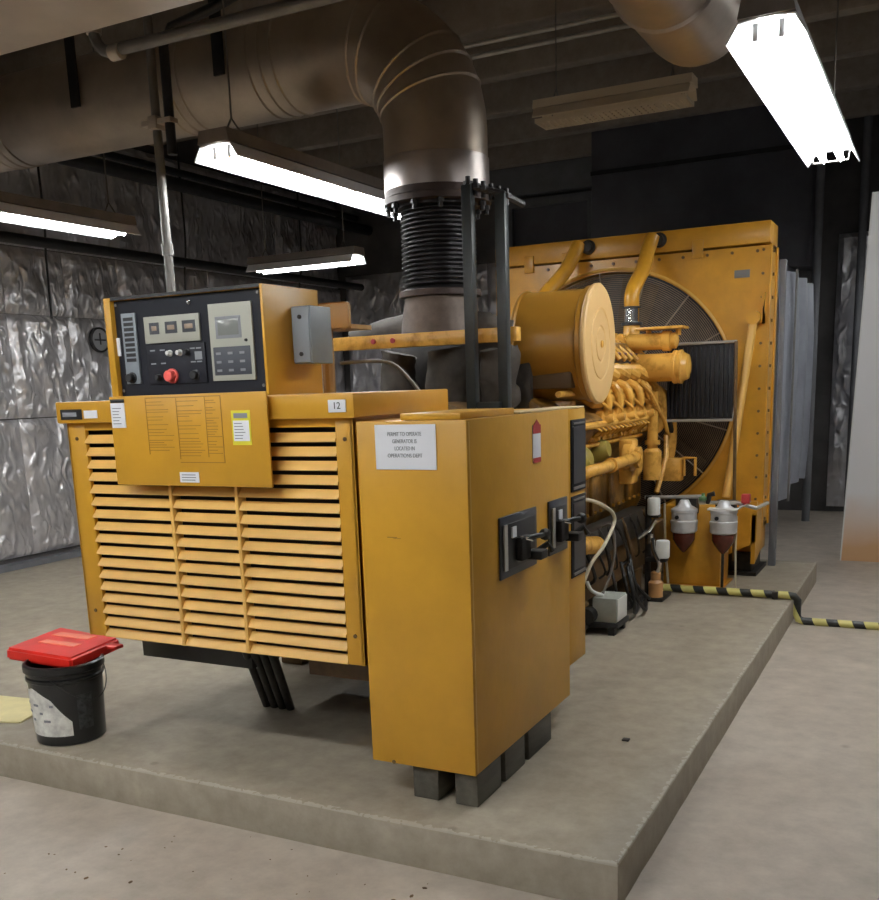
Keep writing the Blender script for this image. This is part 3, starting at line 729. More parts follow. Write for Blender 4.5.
# front of the engine: risers, pipes
mb = MB(); mb.tube([(-1.0, 4.15, 1.42), (-1.0, 4.15, 1.28), (-1.0, 4.15, 1.08), (-1.0, 4.15, .82)], .038, n=14); mb.lathe((-1.0, 4.15, 1.05), (0, 0, 1), [(.055, 0), (.055, .03)], n=16); mb.lathe((-1.0, 4.15, .80), (0, 0, 1), [(.065, 0), (.065, .20), (.05, .22)], n=16); mb.build('coolant_riser', yel_e, G)
mb = MB(); mb.tube([(-1.0, 3.80, 1.50), (-.97, 3.95, 1.42), (-.95, 4.3, 1.2), (-.96, 4.45, 1.08)], .016, n=8); mb.build('dipstick_tube', yel_e, G)
mb = MB(); mb.tube([(-1.05, 4.45, 1.42), (-.99, 4.52, 1.34), (-.97, 4.56, 1.15), (-.98, 4.55, .95), (-1.03, 4.5, .80)], .045, n=12, smooth=4); mb.build('water_hose', yel_e, G)
mb = MB(); mb.tube([(-1.05, 4.30, 1.45), (-1.0, 4.36, 1.40), (-.99, 4.38, 1.20), (-1.06, 4.36, 1.12)], .032, n=12, smooth=4); mb.build('bypass_hose', yel_e, G)
MB().tube([(-.98, 4.2, .70), (-.95, 4.35, .95), (-.97, 4.42, 1.1)], .02, n=8).build('drain_tube', yel_e, G)
mb = MB(); mb.box(CX-.35, CX+.38, 4.45, 4.62, .6, 1.4, bev=.05); mb.build('gear_case', yel_sh, G)
mb = MB(); mb.tube([(-1.06, 2.62, .93), (-.98, 2.66, .99), (-.955, 2.8, .995), (-.95, 3.55, 1.005)], .036, n=14, smooth=3)
mb.lathe((-.95, 2.98, .999), (0, 1, 0), [(.047, 0), (.047, .035)], n=16); mb.lathe((-.95, 3.52, 1.004), (0, 1, 0), [(.045, 0), (.045, .03)], n=16)
mb.build('oil_pipe', yel_e, G)
mb = MB(); mb.lathe((-1.04, 3.62, 1.0), (1, 0, 0), [(.10, 0), (.10, .05), (.07, .07), (.07, .10), (.03, .11)], n=20); mb.box(-1.08, -.98, 3.58, 3.72, .82, 1.12, bev=.02); mb.lathe((-1.08, 3.86, .93), (1, 0, 0), [(.08, 0), (.08, .06), (.05, .08)], n=18); mb.build('oil_pump', yel_e, G)
mb = MB(); mb.lathe((-1.16, 2.9, 1.02), (1, 0, .25), [(.09, 0), (.09, .09), (.05, .12)], n=12); mb.lathe((-1.16, 3.25, 1.06), (1, 0, .2), [(.07, 0), (.07, .08), (.05, .12)], n=12); mb.build('side_housing', mat('olive_paint', (.26, .20, .03), .5), G)
mb = MB()
for i in range(13):
    y = 2.9+i*.09; mb.tube([(-1.12, y, 1.20), (-1.03, y+.03, 1.235), (-1.0, y+.06, 1.21), (-1.06, y+.09, 1.17)], .009, n=6)
mb.build('small_lines', yel_e, G)
mb = MB(); mb.tube([(-.84, 4.45, .93), (-.76, 4.45, .93), (-.76, 4.45, .80)], .012, n=8); mb.tube([(-.98, 4.45, .90), (-.84, 4.45, .93), (-.84, 4.45, .80)], .012, n=8); mb.box(-1.02, -.86, 4.42, 4.52, .76, .93, bev=.01); mb.build('front_bracket', yel_e, G)
# belt pulley / front dark drive
MB().lathe((CX, 4.62, 1.0), (0, 1, 0), [(.2, 0), (.2, .05), (.12, .07), (.12, .16)], n=28).build('drive_pulley', blk, G)
# lower clutter
MB().box(-1.17, -1.03, 2.3, 4.2, .42, .60, bev=.01).build('oil_cooler', dirty, G)
mb = MB(); mb.cyl((-1.01, 1.9, .66), (-1.01, 2.9, .52), .055, n=14); mb.build('starter_motor', yel_e, G)
random.seed(5)
for i in range(10):
    y = 2.5+i*.17; mb = MB()
    mb.tube([(-1.04, y, .60), (-.98-random.random()*.05, y+.05, .5), (-1.0, y+.12+random.random()*.1, .33), (-1.04, y+.2, .28)], random.choice((.008, .012, .015)), n=6, smooth=3)
    mb.build('cable', random.choice((dirty, rubber, rustb)), G)
# brace beam, lagging, eye
MB().box(-2.22, -1.09, 1.87, 1.93, 1.715, 1.785, bev=.004).build('cross_beam', yel_e, G)
mb = MB()
for x in (-1.92, -1.80): mb.cyl((x, 1.862, 1.752), (x, 1.872, 1.752), .014, n=10)
mb.build('beam_bolts', redl, G)
mb = MB(); mb.box(-1.80, -1.62, 1.15, 1.17, 1.78, 1.90, bev=.02); mb.box(-1.80, -1.62, 1.17, 1.35, 1.78, 1.80).cyl((-1.75, 1.16, 1.33), (-1.75, 1.16, 1.80), .03, n=10); mb.build('lifting_bracket', mat('tan_paint', (.42, .24, .09), .5), G)
def lump(name, pts, rad, seed, m=lag, n=20):
    mb = MB(); mb.tube(pts, rad, n=n, smooth=8)
    for v in mb.bm.verts:
        q = noise.noise(v.co*7+Vector((seed, 0, 0)))*.03+noise.noise(v.co*16)*.012
        v.co += Vector((q, q*.6, q))
    return mb.build(name, m, G, ang=60)
lump('lagged_manifold', [(-2.28, 2.25, 1.78), (-2.1, 2.25, 1.82), (-1.7, 2.25, 1.83), (-1.42, 2.25, 1.82), (-1.32, 2.3, 1.78)], .065, 1)
lump('lagged_turbo', [(-2.0, 2.3, 1.70), (-2.02, 2.3, 1.60), (-2.0, 2.3, 1.48), (-2.0, 2.35, 1.40)], .11, 2)
lump('lagged_turbo', [(-1.70, 2.3, 1.70), (-1.69, 2.3, 1.60), (-1.70, 2.3, 1.48), (-1.7, 2.35, 1.40)], .12, 3)
lump('lagged_turbo', [(-1.38, 2.3, 1.70), (-1.37, 2.3, 1.60), (-1.38, 2.3, 1.48), (-1.38, 2.35, 1.40)], .10, 5)
MB().lathe((-1.675, 2.2, 1.78), (0, 0, 1), [(.225, 0), (.22, .06), (.20, .18), (.20, .20)], n=32).build('exhaust_cone', mat('heat_grey', (.12, .09, .075), .55, .3, var=.3, vscale=8), G)
MB().box(-2.15, -1.25, 2.45, 2.5, 1.30, 1.75, bev=.01).build('dark_backing', dirty, G)  # added dark sheet, darkens the pale gaps behind the lagging
MB().lathe((-2.1, 2.9, 1.5), (1, 0, 0), [(.2, 0), (.2, .9)], n=24).build('turbo_housing', dirty, G)
mb = MB(); mb.box(-2.45, -1.35, 1.50, 1.95, 1.05, 1.345); mb.build('generator_top', dirty, G)
pipe = MB().tube([(-1.55, .95, 1.62), (-1.4, 1.1, 1.62), (-1.35, 1.2, 1.55), (-1.30, 1.3, 1.42)], .008, n=8, smooth=5).build('grey_cable', cond, G)

# air cleaner
A = thing('air_cleaner', (-1.25, 3.05, 1.73), 'big round yellow drum air cleaner with pale disc face beside the engine top', 'air cleaner')
ax = Vector((1, .045, 0)).normalized(); c = Vector((-.95, 2.76, 1.712))
MB().lathe(c-ax*.45, ax, [(.10, -.02), (.28, 0), (.318, .02), (.320, .035), (.310, .045), (.310, .39), (.325, .40), (.325, .425), (.32, .43)], n=56).build('drum', mat('drum_shaded', (.36, .17, .02), .3, var=.1), A)  # drum yellow darkened, its side shading put into the base colour
prof = [(.330, -.02), (.337, -.012), (.337, .004), (.327, .012), (.29, .014)]
for r in (.20, .10): prof += [(r+.006, .013), (r, .008), (r-.006, .008), (r-.010, .013)]
prof += [(.0001, .016)]
MB().lathe(c, ax, prof, n=64).build('end_cover', mat('cover_buff', (.68, .43, .17), .5, var=.05), A, ang=25)
mb = MB(); 
q = Vector((0, 0, 1)).rotation_difference(ax).to_matrix()
mb.lathe(c+ax*.012+Vector((0, 0, .0)), ax, [(.02, 0), (.02, .012), (.0001, .015)], n=10); mb.build('cover_nut', yel_e, A)
mb = MB(); mb.box(-1.44, -1.18, 2.740, 2.752, 1.46, 1.60, bev=.004); 
o = MB().box(-1.26, -1.02, 2.485, 2.56, 1.47, 1.58, bev=.01).build('access_pocket', mat('pocket', (.08, .04, .01), .6), A)
MB().tube([(-1.44, 2.76, 1.71), (-1.56, 2.76, 1.68), (-1.64, 2.8, 1.5)], .11, n=20, smooth=4).build('outlet_duct', dirty, A)
MB().box(-1.35, -1.10, 2.7, 2.8, 1.30, 1.40, bev=.01).build('mount', yel_e, A)

# support frame posts
S = thing('post_stand', (-1.33, 1.75, 1.35), 'dark steel twin post frame standing beside the black bellows', 'frame')
for (x, y, z1) in ((-1.282, 1.75, 2.45), (-1.128, 1.80, 2.40)):
    MB().box(x-.026, x+.026, y-.026, y+.026, 1.346, z1, bev=.004).build('post', dkpost, S)
mb = MB(); mb.tube([(-1.285, 1.75, 2.45), (-1.12, 1.80, 2.40), (-1.10, 2.0, 2.38)], .018, n=8)
for k in range(6):
    p = Vector((-1.28, 1.75, 2.455)).lerp(Vector((-1.11, 1.82, 2.39)), k/5); mb.cyl(p-Vector((0, 0, .04)), p+Vector((0, 0, .035)), .013, n=8); mb.lathe(p, (0, 0, 1), [(.026, -.01), (.026, .012)], n=8)
mb.build('top_clamps', bellow_m, S)
MB().box(-1.28, -1.135, 1.74, 1.78, 1.36, 1.42).build('base_rail', dkpost, S)

# ------------------------------------------------------------------ radiator
Rd = thing('radiator', (-1.42, 5.0, 0.002), 'huge square yellow radiator with round fan opening at the rear of the pad', 'radiator')
x0, x1, y0, y1 = -2.52, -.352, 4.9, 5.22
fc = Vector((-1.54, y0, 1.38)); fr = .955
# plate with round hole
bm = bmesh.new(); n = 96
inner = []; outer = []
zt, zb = 2.43, .36
for k in range(n):
    a = 2*PI*k/n; d = (math.cos(a), math.sin(a)); inner.append((fc.x+fr*d[0], fc.z+fr*d[1]))
    tx = ((x1-fc.x) if d[0] > 0 else (x0-fc.x))/d[0] if abs(d[0]) > 1e-6 else 1e9
    tz = ((zt-fc.z) if d[1] > 0 else (zb-fc.z))/d[1] if abs(d[1]) > 1e-6 else 1e9
    s_ = min(tx, tz); outer.append((fc.x+s_*d[0], fc.z+s_*d[1]))
mb = MB()
VI = [[mb.bm.verts.new((p[0], yy, p[1])) for p in inner] for yy in (y0, y0+.02)]; VO = [[mb.bm.verts.new((p[0], yy, p[1])) for p in outer] for yy in (y0, y0+.02)]
for k in range(n):
    j = (k+1) % n
    mb.bm.faces.new((VO[0][k], VO[0][j], VI[0][j], VI[0][k])); mb.bm.faces.new((VO[1][j], VO[1][k], VI[1][k], VI[1][j])); mb.bm.faces.new((VI[0][k], VI[0][j], VI[1][j], VI[1][k]))
for cx_ in (x0, x1):
    for cz_ in (zb, zt):
        # square off the corners
        near = sorted(range(n), key=lambda k: (outer[k][0]-cx_)**2+(outer[k][1]-cz_)**2)[:2]
        a_, b_ = sorted(near); 
        if b_-a_ > 1: a_, b_ = b_, a_
        cv = mb.bm.verts.new((cx_, y0, cz_)); mb.bm.faces.new((VO[0][a_], cv, VO[0][b_]))
mb.build('shroud_plate', yel_r, Rd)
MB().lathe(fc+Vector((0, .0, 0)), (0, 1, 0), [(fr+.012, -.03), (fr+.03, -.02), (fr+.015, .02), (fr-.0, .10), (fr-.0, .28)], n=96, close=False).build('fan_ring', mat('ring_yellow', (.70, .40, .08), .4), Rd, ang=60)
mb = MB(); mb.box(x0, x1, y0+.02, y1, zb, zb+.03).box(x1-.02, x1, y0+.001, y1, zb, zt).box(x0, x0+.02, y0+.001, y1, zb, zt).box(x0, x1, y0+.02, y1, zt-.03, zt)
mb.build('side_frame', yel_r, Rd)
MB().box(x0+.02, x1-.02, y0+.24, y0+.30, zb+.03, zt-.03).build('core', cold, Rd)
o = MB().box(x0, x1, y0-.005, y1+.02, 2.445, 2.60, bev=.008).build('top_tank', yel_r, Rd)
for x in (x0+.3, -1.9, -.87): MB().box(x-.04, x+.04, y0-.02, y0-.003, 2.38, 2.51, bev=.004).build('tank_bracket', yel_r, Rd)
mb = MB()
for i in range(12):
    x = x0+.1+i*.18
    mb.cyl((x, y0-.012, 2.395), (x, y0, 2.395), .012, n=6)
for i in range(13):
    z = .42+i*.165
    mb.cyl((x1-.045, y0-.012, z), (x1-.045, y0, z), .011, n=6); mb.cyl((x1, y0+.12, z), (x1+.015, y0+.12, z), .013, n=6)
mb.build('bolt_heads', rustb, Rd)
MB().box(x1-.001, x1+.012, y0-.004, y0+.06, .36, 2.44, bev=.003).box(x1-.001, x1+.012, y1-.04, y1+.02, .36, 2.44, bev=.003).build('edge_flange', yel_r, Rd)
for x in (-1.72, -1.16):
    mb = MB(); mb.lathe((x, y0-.005, 2.535), (0, -1, 0), [(.055, 0), (.055, .02), (.04, .025), (.04, .05), (.02, .055)], n=18); mb.build('tank_port', dirty, Rd)
MB().box(-.60, -.49, y0-.008, y0, 2.215, 2.27, bev=.002).build('data_plate', cond, Rd)
# fan guard: concentric wires on a shallow cone and radial ribs
mb = MB()
for k in range(58):
    r = .12+k*.0143; mb.lathe((fc.x, y0+.02+.0*k, fc.z), (0, 1, 0), [(r-.0028, -.002), (r+.0028, -.002), (r+.0028, .002), (r-.0028, .002), (r-.0028, -.002)], n=72, close=False)
mb.build('fan_guard', fan_m, Rd, smooth=False)
mb = MB()
for k in range(16):
    a = 2*PI*k/16+.1; mb.cyl((fc.x+.1*math.cos(a), y0+.012, fc.z+.1*math.sin(a)), (fc.x+fr*math.cos(a), y0+.012, fc.z+fr*math.sin(a)), .006, n=6)
mb.build('guard_rib', mat('rib', (.34, .27, .20), .5), Rd)
mb = MB()
for k in range(6):
    a = 2*PI*k/6+.3; rot = Matrix.Rotation(-a, 4, 'Y') @ Matrix.Rotation(math.radians(28), 4, 'X')
    b2 = bmesh.new(); bmesh.ops.create_cube(b2, size=1)
    for v in b2.verts: v.co = Vector(((v.co.x+.5)*.8+.1, v.co.y*.012, v.co.z*(.16+.14*(v.co.x+.5))))
    mb.add(b2, Matrix.Translation(fc+Vector((0, .14, 0))) @ Matrix.Rotation(-a, 4, 'Y') @ Matrix.Rotation(math.radians(30), 4, 'X'))
mb.lathe(fc+Vector((0, .06, 0)), (0, 1, 0), [(.12, 0), (.12, .14)], n=24)
mb.build('fan', mat('fan_blade', (.075, .055, .03), .5), Rd)
# base, feet, gusset
MB().box(x0+.05, x1-.02, y0+.02, y1+.05, .16, .36, bev=.01).build('bottom_tank', yel_r, Rd)
MB().prism([(4.62, .50), (4.9, .56), (4.9, .20), (4.62, .13)], 'x', -.375, -.345).build('side_gusset', yel_r, Rd)
MB().prism([(-.62, .15), (-.34, .30), (-.34, .60), (-.62, .60)], 'y', 4.62, 4.65).build('front_gusset', yel_r, Rd)
for x in (-2.3, -.52): MB().box(x-.12, x+.12, 4.85, 5.25, .002, .17, bev=.01).box(x-.16, x+.16, 4.8, 5.3, .002, .03).build('foot', dirty, Rd)
# prop rod
mb = MB(); mb.cyl((-.437, 4.80, 1.905), (-.535, 4.46, .645), .029, n=14); mb.build('prop_rod', mat('rod_yellow', (.72, .40, .09), .4), Rd)
mb = MB(); mb.prism([(-.40, 2.10), (-.37, 1.95), (-.50, 1.92), (-.37, 1.88), (-.385, 1.88), (-.37, 2.10)], 'y', 4.84, 4.90); mb.cyl((-.437, 4.76, 1.92), (-.437, 4.90, 1.92), .05, n=16); mb.build('rod_bracket', yel_r, Rd)
# connecting pipes down to the engine
for k, (p, q_) in enumerate((((-1.20, 4.85, 2.56), (-1.235, 4.42, 2.02)), ((-1.79, 4.85, 2.56), (-1.93, 4.42, 2.02)))):
    mb = MB(); mid = Vector(p).lerp(Vector(q_), .45)
    mb.tube([p, Vector(p)+Vector((-.02, -.06, -.10)), mid, Vector(q_)+Vector((0, .02, .12)), q_], .055, n=18, smooth=5)
    o = mb.build('coolant_pipe', yel_r, Rd)
    mb = MB(); mb.tube([q_, Vector(q_)+Vector((0, 0, -.10))], .058, n=18); mb.build('silver_sleeve', chrome, o)
    mb = MB(); mb.lathe(Vector(q_)+Vector((0, 0, -.005)), (0, 0, 1), [(.06, 0), (.07, .003), (.07, .012), (.06, .015)], n=18); mb.lathe(Vector(q_)+Vector((0, 0, -.125)), (0, 0, 1), [(.06, 0), (.078, .003), (.078, .022), (.06, .025)], n=18); mb.build('hose_clamp', blk, o)
    mb = MB(); mb.tube([Vector(q_)+Vector((0, 0, -.12)), Vector(q_)+Vector((.0, -.02, -.22)), Vector(q_)+Vector((0, -.12, -.32))], .06, n=16, smooth=3); mb.build('neck', yel_e, o)
# belt guard / heat exchanger cage
Kc = thing('ribbed_cooler', (-.73, 4.45, 1.20), 'black ribbed cooler in a pale wire frame before the radiator fan', 'cooler')
MB().box(-.965, -.49, 4.40, 4.52, 1.215, 1.735, bev=.006).build('body', blk, Kc)
mb = MB()
for i in range(15):
    x = -.95+i*.032; mb.box(x-.006, x+.006, 4.375, 4.402, 1.23, 1.72)
mb.build('fins', cold, Kc)
mb = MB(); mb.tube([(-.98, 4.37, 1.745), (-.475, 4.37, 1.745), (-.475, 4.37, 1.50)], .010, n=6); mb.tube([(-1.0, 4.37, 1.205), (-.49, 4.37, 1.205), (-.475, 4.37, 1.30)], .010, n=6); mb.build('wire_frame', galv, Kc)
MB().tube([(-.475, 4.36, 1.745), (-.47, 4.36, 1.3), (-.475, 4.5, .17)], .012, n=8).build('stand', rustb, Kc)
MB().tube([(-.96, 4.46, 1.215), (-.96, 4.55, 1.1), (-.96, 4.62, 1.0)], .02, n=8).build('mount_arm', blk, Kc)

# duct behind the radiator
D = thing('canvas_duct', (-1.4, 6.8, .3), 'grey pleated canvas duct running back from the radiator to the far wall', 'duct')
mb = MB(); g = []
ys = [5.26+i*.04 for i in range(50)]
for i, y in enumerate(ys):
    off = .05*math.sin(2*PI*(y-5.26)/.62)+.012*math.sin(y*23)
    row = []
    for (x, z) in [(-.36, .50), (-.34, .85), (-.335, 1.4), (-.335, 1.9), (-.36, 2.33)]: row.append(mb.bm.verts.new((x+off, y, z+ (0.05 if z < .6 else 0)*math.sin(y*3))))
    for (x, z) in [(-2.5, 2.33), (-2.5, .5)]: row.append(mb.bm.verts.new((x, y, z)))
    g.append(row)
for a, b in zip(g, g[1:]):
    for k in range(7): mb.bm.faces.new((a[k], b[k], b[(k+1) % 7], a[(k+1) % 7]))
mb.build('canvas_body', canvas, D, ang=60)
MB().box(-.345, -.29, 5.27, 5.325, .002, 2.36, bev=.004).build('end_post', block_m, D)
MB().box(-2.55, -2.50, 5.27, 5.325, .002, 2.36, bev=.004).build('end_post', block_m, D)
MB().box(-.30, -.285, 5.9, 5.935, .45, 2.34).build('batten', cond, D)
MB().box(-2.45, -.80, 7.20, 10.04, .55, 2.70).build('wall_collar', blkwall, D)
for k, (x, y) in enumerate(((-.50, 9.1), (-.10, 9.75))):
    pipe_thing('floor_post', [(x, y, FL+.001), (x, y, 4.28)], .045, block_m, ['grey post behind the canvas duct', 'dark round post by the far foil sheet'][k], cat='post')

# white partition
P_ = thing('sheet_partition', (.9, 6.62, FL), 'tall white sheet panel standing at the right with a warm reflection painted at its foot', 'panel')
MB().prism([(.10, FL+.001), (.205, 2.98), (2.3, 2.98), (2.3, FL+.001)], 'y', 6.60, 6.65).build('sheet', sheet_m, P_)
MB().prism([(.088, FL+.001), (.193, 2.98), (.205, 2.98), (.10, FL+.001)], 'y', 6.595, 6.655).build('edge_strip', white, P_)

# ------------------------------------------------------------------ fuel gear beside the engine
T = thing('yellow_tank', (-.74, 4.4, 0.002), 'yellow box tank on the pad behind the two amber bowl filters', 'tank')
MB().box(-.945, -.53, 4.28, 4.60, .012, .60, bev=.012).build('body', yel_r, T)
MB().box(-.96, -.50, 4.24, 4.62, .002, .015).build('base_plate', yel_r, T)
MB().tube([(-.925, 4.22, .62), (-.915, 4.22, .30), (-.89, 4.22, .03)], .009, n=8).build('sight_tube', hose_w, T)
H = thing('filter_manifold', (-.62, 4.15, .6), 'silver pipe manifold carrying the two amber bowl filters', 'manifold')
mb = MB(); mb.tube([(-1.05, 4.15, .668), (-.64, 4.15, .685)], .013, n=10); mb.tube([(-.66, 4.15, .685), (-.66, 4.15, .64), (-.40, 4.15, .645), (-.27, 4.15, .61), (-.22, 4.3, .63)], .014, n=10)
mb.build('pipe_run', galv, H)
MB().box(-.585, -.385, 4.05, 4.13, .598, .612, bev=.003).build('plate', white, H)
mb = MB(); mb.box(-.84, -.69, 4.20, 4.285, .55, .66).box(-.56, -.42, 4.20, 4.285, .56, .65, bev=.01); mb.tube([(-.60, 4.15, .64), (-.585, 4.12, .70), (-.55, 4.12, .71)], .018, n=8); mb.build('valve_block', dirty, H)
MB().lathe((-.63, 4.13, .66), (0, 0, 1), [(.03, 0), (.03, .02), (.012, .03), (.012, .05)], n=10).build('valve_knob', mat('green_knob', (.12, .22, .10), .5), H)
MB().box(-.365, -.31, 4.10, 4.16, .645, .71, bev=.006).build('red_handle', redl, H)
MB().tube([(-.31, 4.15, .66), (-.40, 4.12, .60), (-.49, 4.08, .54)], .010, n=8).build('lever', chrome, H)
for k, x in enumerate((-.760, -.485)):
    f = thing('fuel_filter', (x, 4.13, .28), ['silver fuel filter with amber bowl nearer the white spin-on filters', 'silver fuel filter with amber bowl and white plate nearer the pad edge'][k], 'filter')
    MB().lathe((x, 4.13, .43), (0, 0, 1), [(.083, 0), (.092, .01), (.092, .06), (.095, .065), (.095, .085), (.088, .09), (.088, .14), (.093, .145), (.093, .165), (.05, .19), (.03, .23)], n=32).build('head', cast, f)
    MB().lathe((x, 4.13, .43), (0, 0, -1), [(.078, 0), (.078, .05), (.06, .085), (.03, .125), (.012, .145), (.0001, .15)], n=28).build('bowl', bowl_m, f)
    MB().cyl((x-.03, 4.03, .545), (x-.03, 4.05, .545), .014, n=10).build('plug', blk, f)
    if k: MB().cyl((x, 4.13, .015), (x, 4.13, .30), .010, n=8).build('drain', dirty, f)
MB().tube([(-.40, 4.16, .55), (-.405, 4.17, .3), (-.40, 4.19, .004)], .007, n=6).build('drain_hose', hose_w, None, label='thin pale hose hanging behind the right amber bowl filter', cat='hose')
for k, (x, y, z, hh, rr) in enumerate(((-.88, 3.75, .60, .115, .043), (-.815, 3.75, .305, .12, .047))):
    MB().lathe((x, y, z), (0, 0, 1), [(rr*.92, 0), (rr, .008), (rr, hh-.01), (rr*.9, hh)], n=24).build('spin_on_filter', filt_w, None, label=['upper white canister filter on the black standpipe', 'lower white canister filter on the black standpipe'][k], cat='filter', org=(x, y, z))
Sp = thing('fuel_pump_stand', (-.90, 3.78, .002), 'dark oily standpipe with fittings holding two white canister filters', 'pump')
mb = MB(); mb.tube([(-.93, 3.80, .02), (-.93, 3.80, .72)], .022, n=10); mb.box(-.93, -.85, 3.76, 3.84, .575, .598, bev=.004).box(-.93, -.79, 3.73, 3.82, .275, .303, bev=.004)
mb.box(-1.06, -.80, 3.70, 3.95, .002, .03, bev=.004); mb.build('standpipe', dirty, Sp)
mb = MB(); mb.lathe((-.86, 3.75, .03), (0, 0, 1), [(.05, 0), (.05, .10), (.035, .12), (.035, .17), (.02, .18)], n=18); mb.build('pump_body', mat('pump_tan', (.50, .26, .10), .4, var=.2), Sp)
mb = MB(); mb.tube([(-.86, 3.73, .57), (-.90, 3.72, .50), (-.97, 3.70, .44)], .013, n=8); mb.tube([(-.88, 3.73, .44), (-.87, 3.72, .36), (-.83, 3.72, .27), (-.85, 3.74, .2)], .016, n=8, smooth=3); mb.lathe((-.90, 3.74, .40), (0, 0, 1), [(.025, 0), (.025, .07)], n=10); mb.build('chrome_fittings', chrome, Sp)
random.seed(9)
for i in range(7):
    mb = MB(); x = -1.02+random.random()*.15; y = 3.0+random.random()*.6
    mb.tube([(x, y, .35), (x+.06, y-.05, .16), (x+.12*random.random(), y+.1, .03), (-.93, 3.72, .05)], .011, n=6, smooth=4); mb.build('oily_hose', random.choice((dirty, rubber)), Sp)

# small pale control box on black base
W = thing('heater_box', (-.92, 2.85, .002), 'small pale square electrical box on a black base beside the engine', 'electrical box')
MB().box(-.985, -.835, 2.74, 2.95, .075, .225, bev=.005).build('box_body', mat('box_pale', (.42, .44, .40), .5, var=.1, vscale=12), W)
MB().box(-.836, -.828, 2.75, 2.94, .082, .218, bev=.002).build('side_cover', filt_w, W)
mb = MB(); mb.box(-1.09, -.82, 2.72, 2.97, .045, .075, bev=.004).box(-1.12, -1.0, 2.6, 2.9, .03, .10, bev=.02)
for x in (-1.07, -.86):
    for y in (2.74, 2.93): mb.box(x-.02, x+.02, y-.02, y+.02, .002, .05)
mb.lathe((-1.0, 2.66, .12), (0, 1, 0), [(.05, 0), (.05, .12)], n=16); mb.build('black_base', rubber, W)
MB().lathe((-1.06, 2.7, .16), (0, 0, 1), [(.03, 0), (.03, .06), (.015, .07)], n=12).build('fitting', chrome, W)
pipe_thing('pale_hose', [(-1.05, 2.15, .84), (-.95, 2.40, .86), (-.90, 2.66, .80), (-.89, 2.88, .69), (-.91, 2.74, .55), (-.95, 2.62, .46), (-.99, 2.56, .32)], .011, hose_w, 'pale looping hose emerging from behind the yellow cabinet', cat='hose', smooth=8)
pipe_thing('thin_cable', [(-1.0, 2.98, .62), (-.92, 2.92, .64), (-.90, 2.92, .50), (-.92, 2.9, .35), (-.95, 2.84, .23)], .008, cond, 'thin grey cable dropping to the small pale electrical box', cat='cable', smooth=6)
pipe_thing('white_pipe_bend', [(-1.03, 2.72, .42), (-1.0, 2.68, .34), (-.98, 2.72, .27), (-.94, 2.80, .23)], .011, filt_w, 'short white bent tube entering the small pale electrical box', cat='tube', smooth=6)

# striped conduit
pipe_thing('striped_conduit', [(-.93, 4.06, .03), (-.03, 4.06, .03), (.012, 4.06, .025), (.035, 4.06, .0), (.035, 4.06, -.10), (.045, 4.06, -.13), (.08, 4.06, -.143), (3.9, 4.10, -.143)], .026, stripe_m, 'yellow and black hazard striped conduit crossing the pad edge', n=14)
o = MB().box(-.13, -.09, 4.03, 4.09, .001, .055, bev=.004).build('conduit_clip', dirty, None, label='small dark clip holding the striped conduit near the pad edge', cat='clip')

# ------------------------------------------------------------------ bucket, lid, mat, debris, gauge
bx, by = -2.622, .197
Bk = thing('bucket', (bx, by, .001), 'black plastic bucket with a torn white label at the front of the pad', 'bucket')
MB().lathe((bx, by, .001), (0, 0, 1), [(.142, 0), (.148, .004), (.150, .05), (.160, .285), (.168, .29), (.168, .303), (.161, .308), (.163, .325), (.174, .33), (.174, .358), (.166, .364), (.158, .364), (.152, .30), (.136, .01), (.0001, .008)], n=48).build('body', blackp, Bk)
# torn label wrapped on the bucket
mb = MB(); a0, a1 = math.radians(222), math.radians(322); n1 = 24; n2 = 16; V = []
for i in range(n1+1):
    a = a0+(a1-a0)*i/n1; col = []
    f = i/n1
    top = .268-.012*abs(math.sin(f*9))-.15*(max(0, f-.45)/.55)**1.4; bot = .048
    for j in range(n2+1):
        z = bot+(top-bot)*j/n2; r = .1500+(z-.05)*.010/.235+.0015
        col.append(mb.bm.verts.new((bx+r*math.cos(a), by+r*math.sin(a), z)))
    V.append(col)
for i in range(n1):
    for j in range(n2): mb.bm.faces.new((V[i][j], V[i+1][j], V[i+1][j+1], V[i][j+1]))
ret = bmesh.ops.extrude_face_region(mb.bm, geom=list(mb.bm.faces))
for v in [g_ for g_ in ret['geom'] if isinstance(g_, bmesh.types.BMVert)]: v.co += (v.co-Vector((bx, by, v.co.z))).normalized()*.0008
mb.build('torn_label', mat('label_worn', (.82, .80, .75), .7, var=.25, vscale=22), Bk, label='torn white label')
mb = MB()
for i in range(7):
    a = a0+(a1-a0)*(.1+.1*i); z = .19-(i % 3)*.035
    r = .1500+(z-.05)*.0426+.0030
    b2 = bmesh.new(); bmesh.ops.create_cube(b2, size=1)
    for v in b2.verts: v.co = Vector((v.co.x*.002, v.co.y*.016*(1+i % 2), v.co.z*.010))
    mb.add(b2, Matrix.Translation((bx+r*math.cos(a), by+r*math.sin(a), z)) @ Matrix.Rotation(a, 4, 'Z'))
mb.build('label_print', ink_l, Bk)
mb = MB(); hp = []
for i in range(15):
    a = math.radians(-62+i*9); dz = -.13*math.sin(PI*i/14)
    hp.append((bx+.173*math.cos(a), by+.173*math.sin(a), .315+dz*.9))
mb.tube(hp, .0026, n=6, smooth=2); mb.build('wire_handle', blk, Bk)
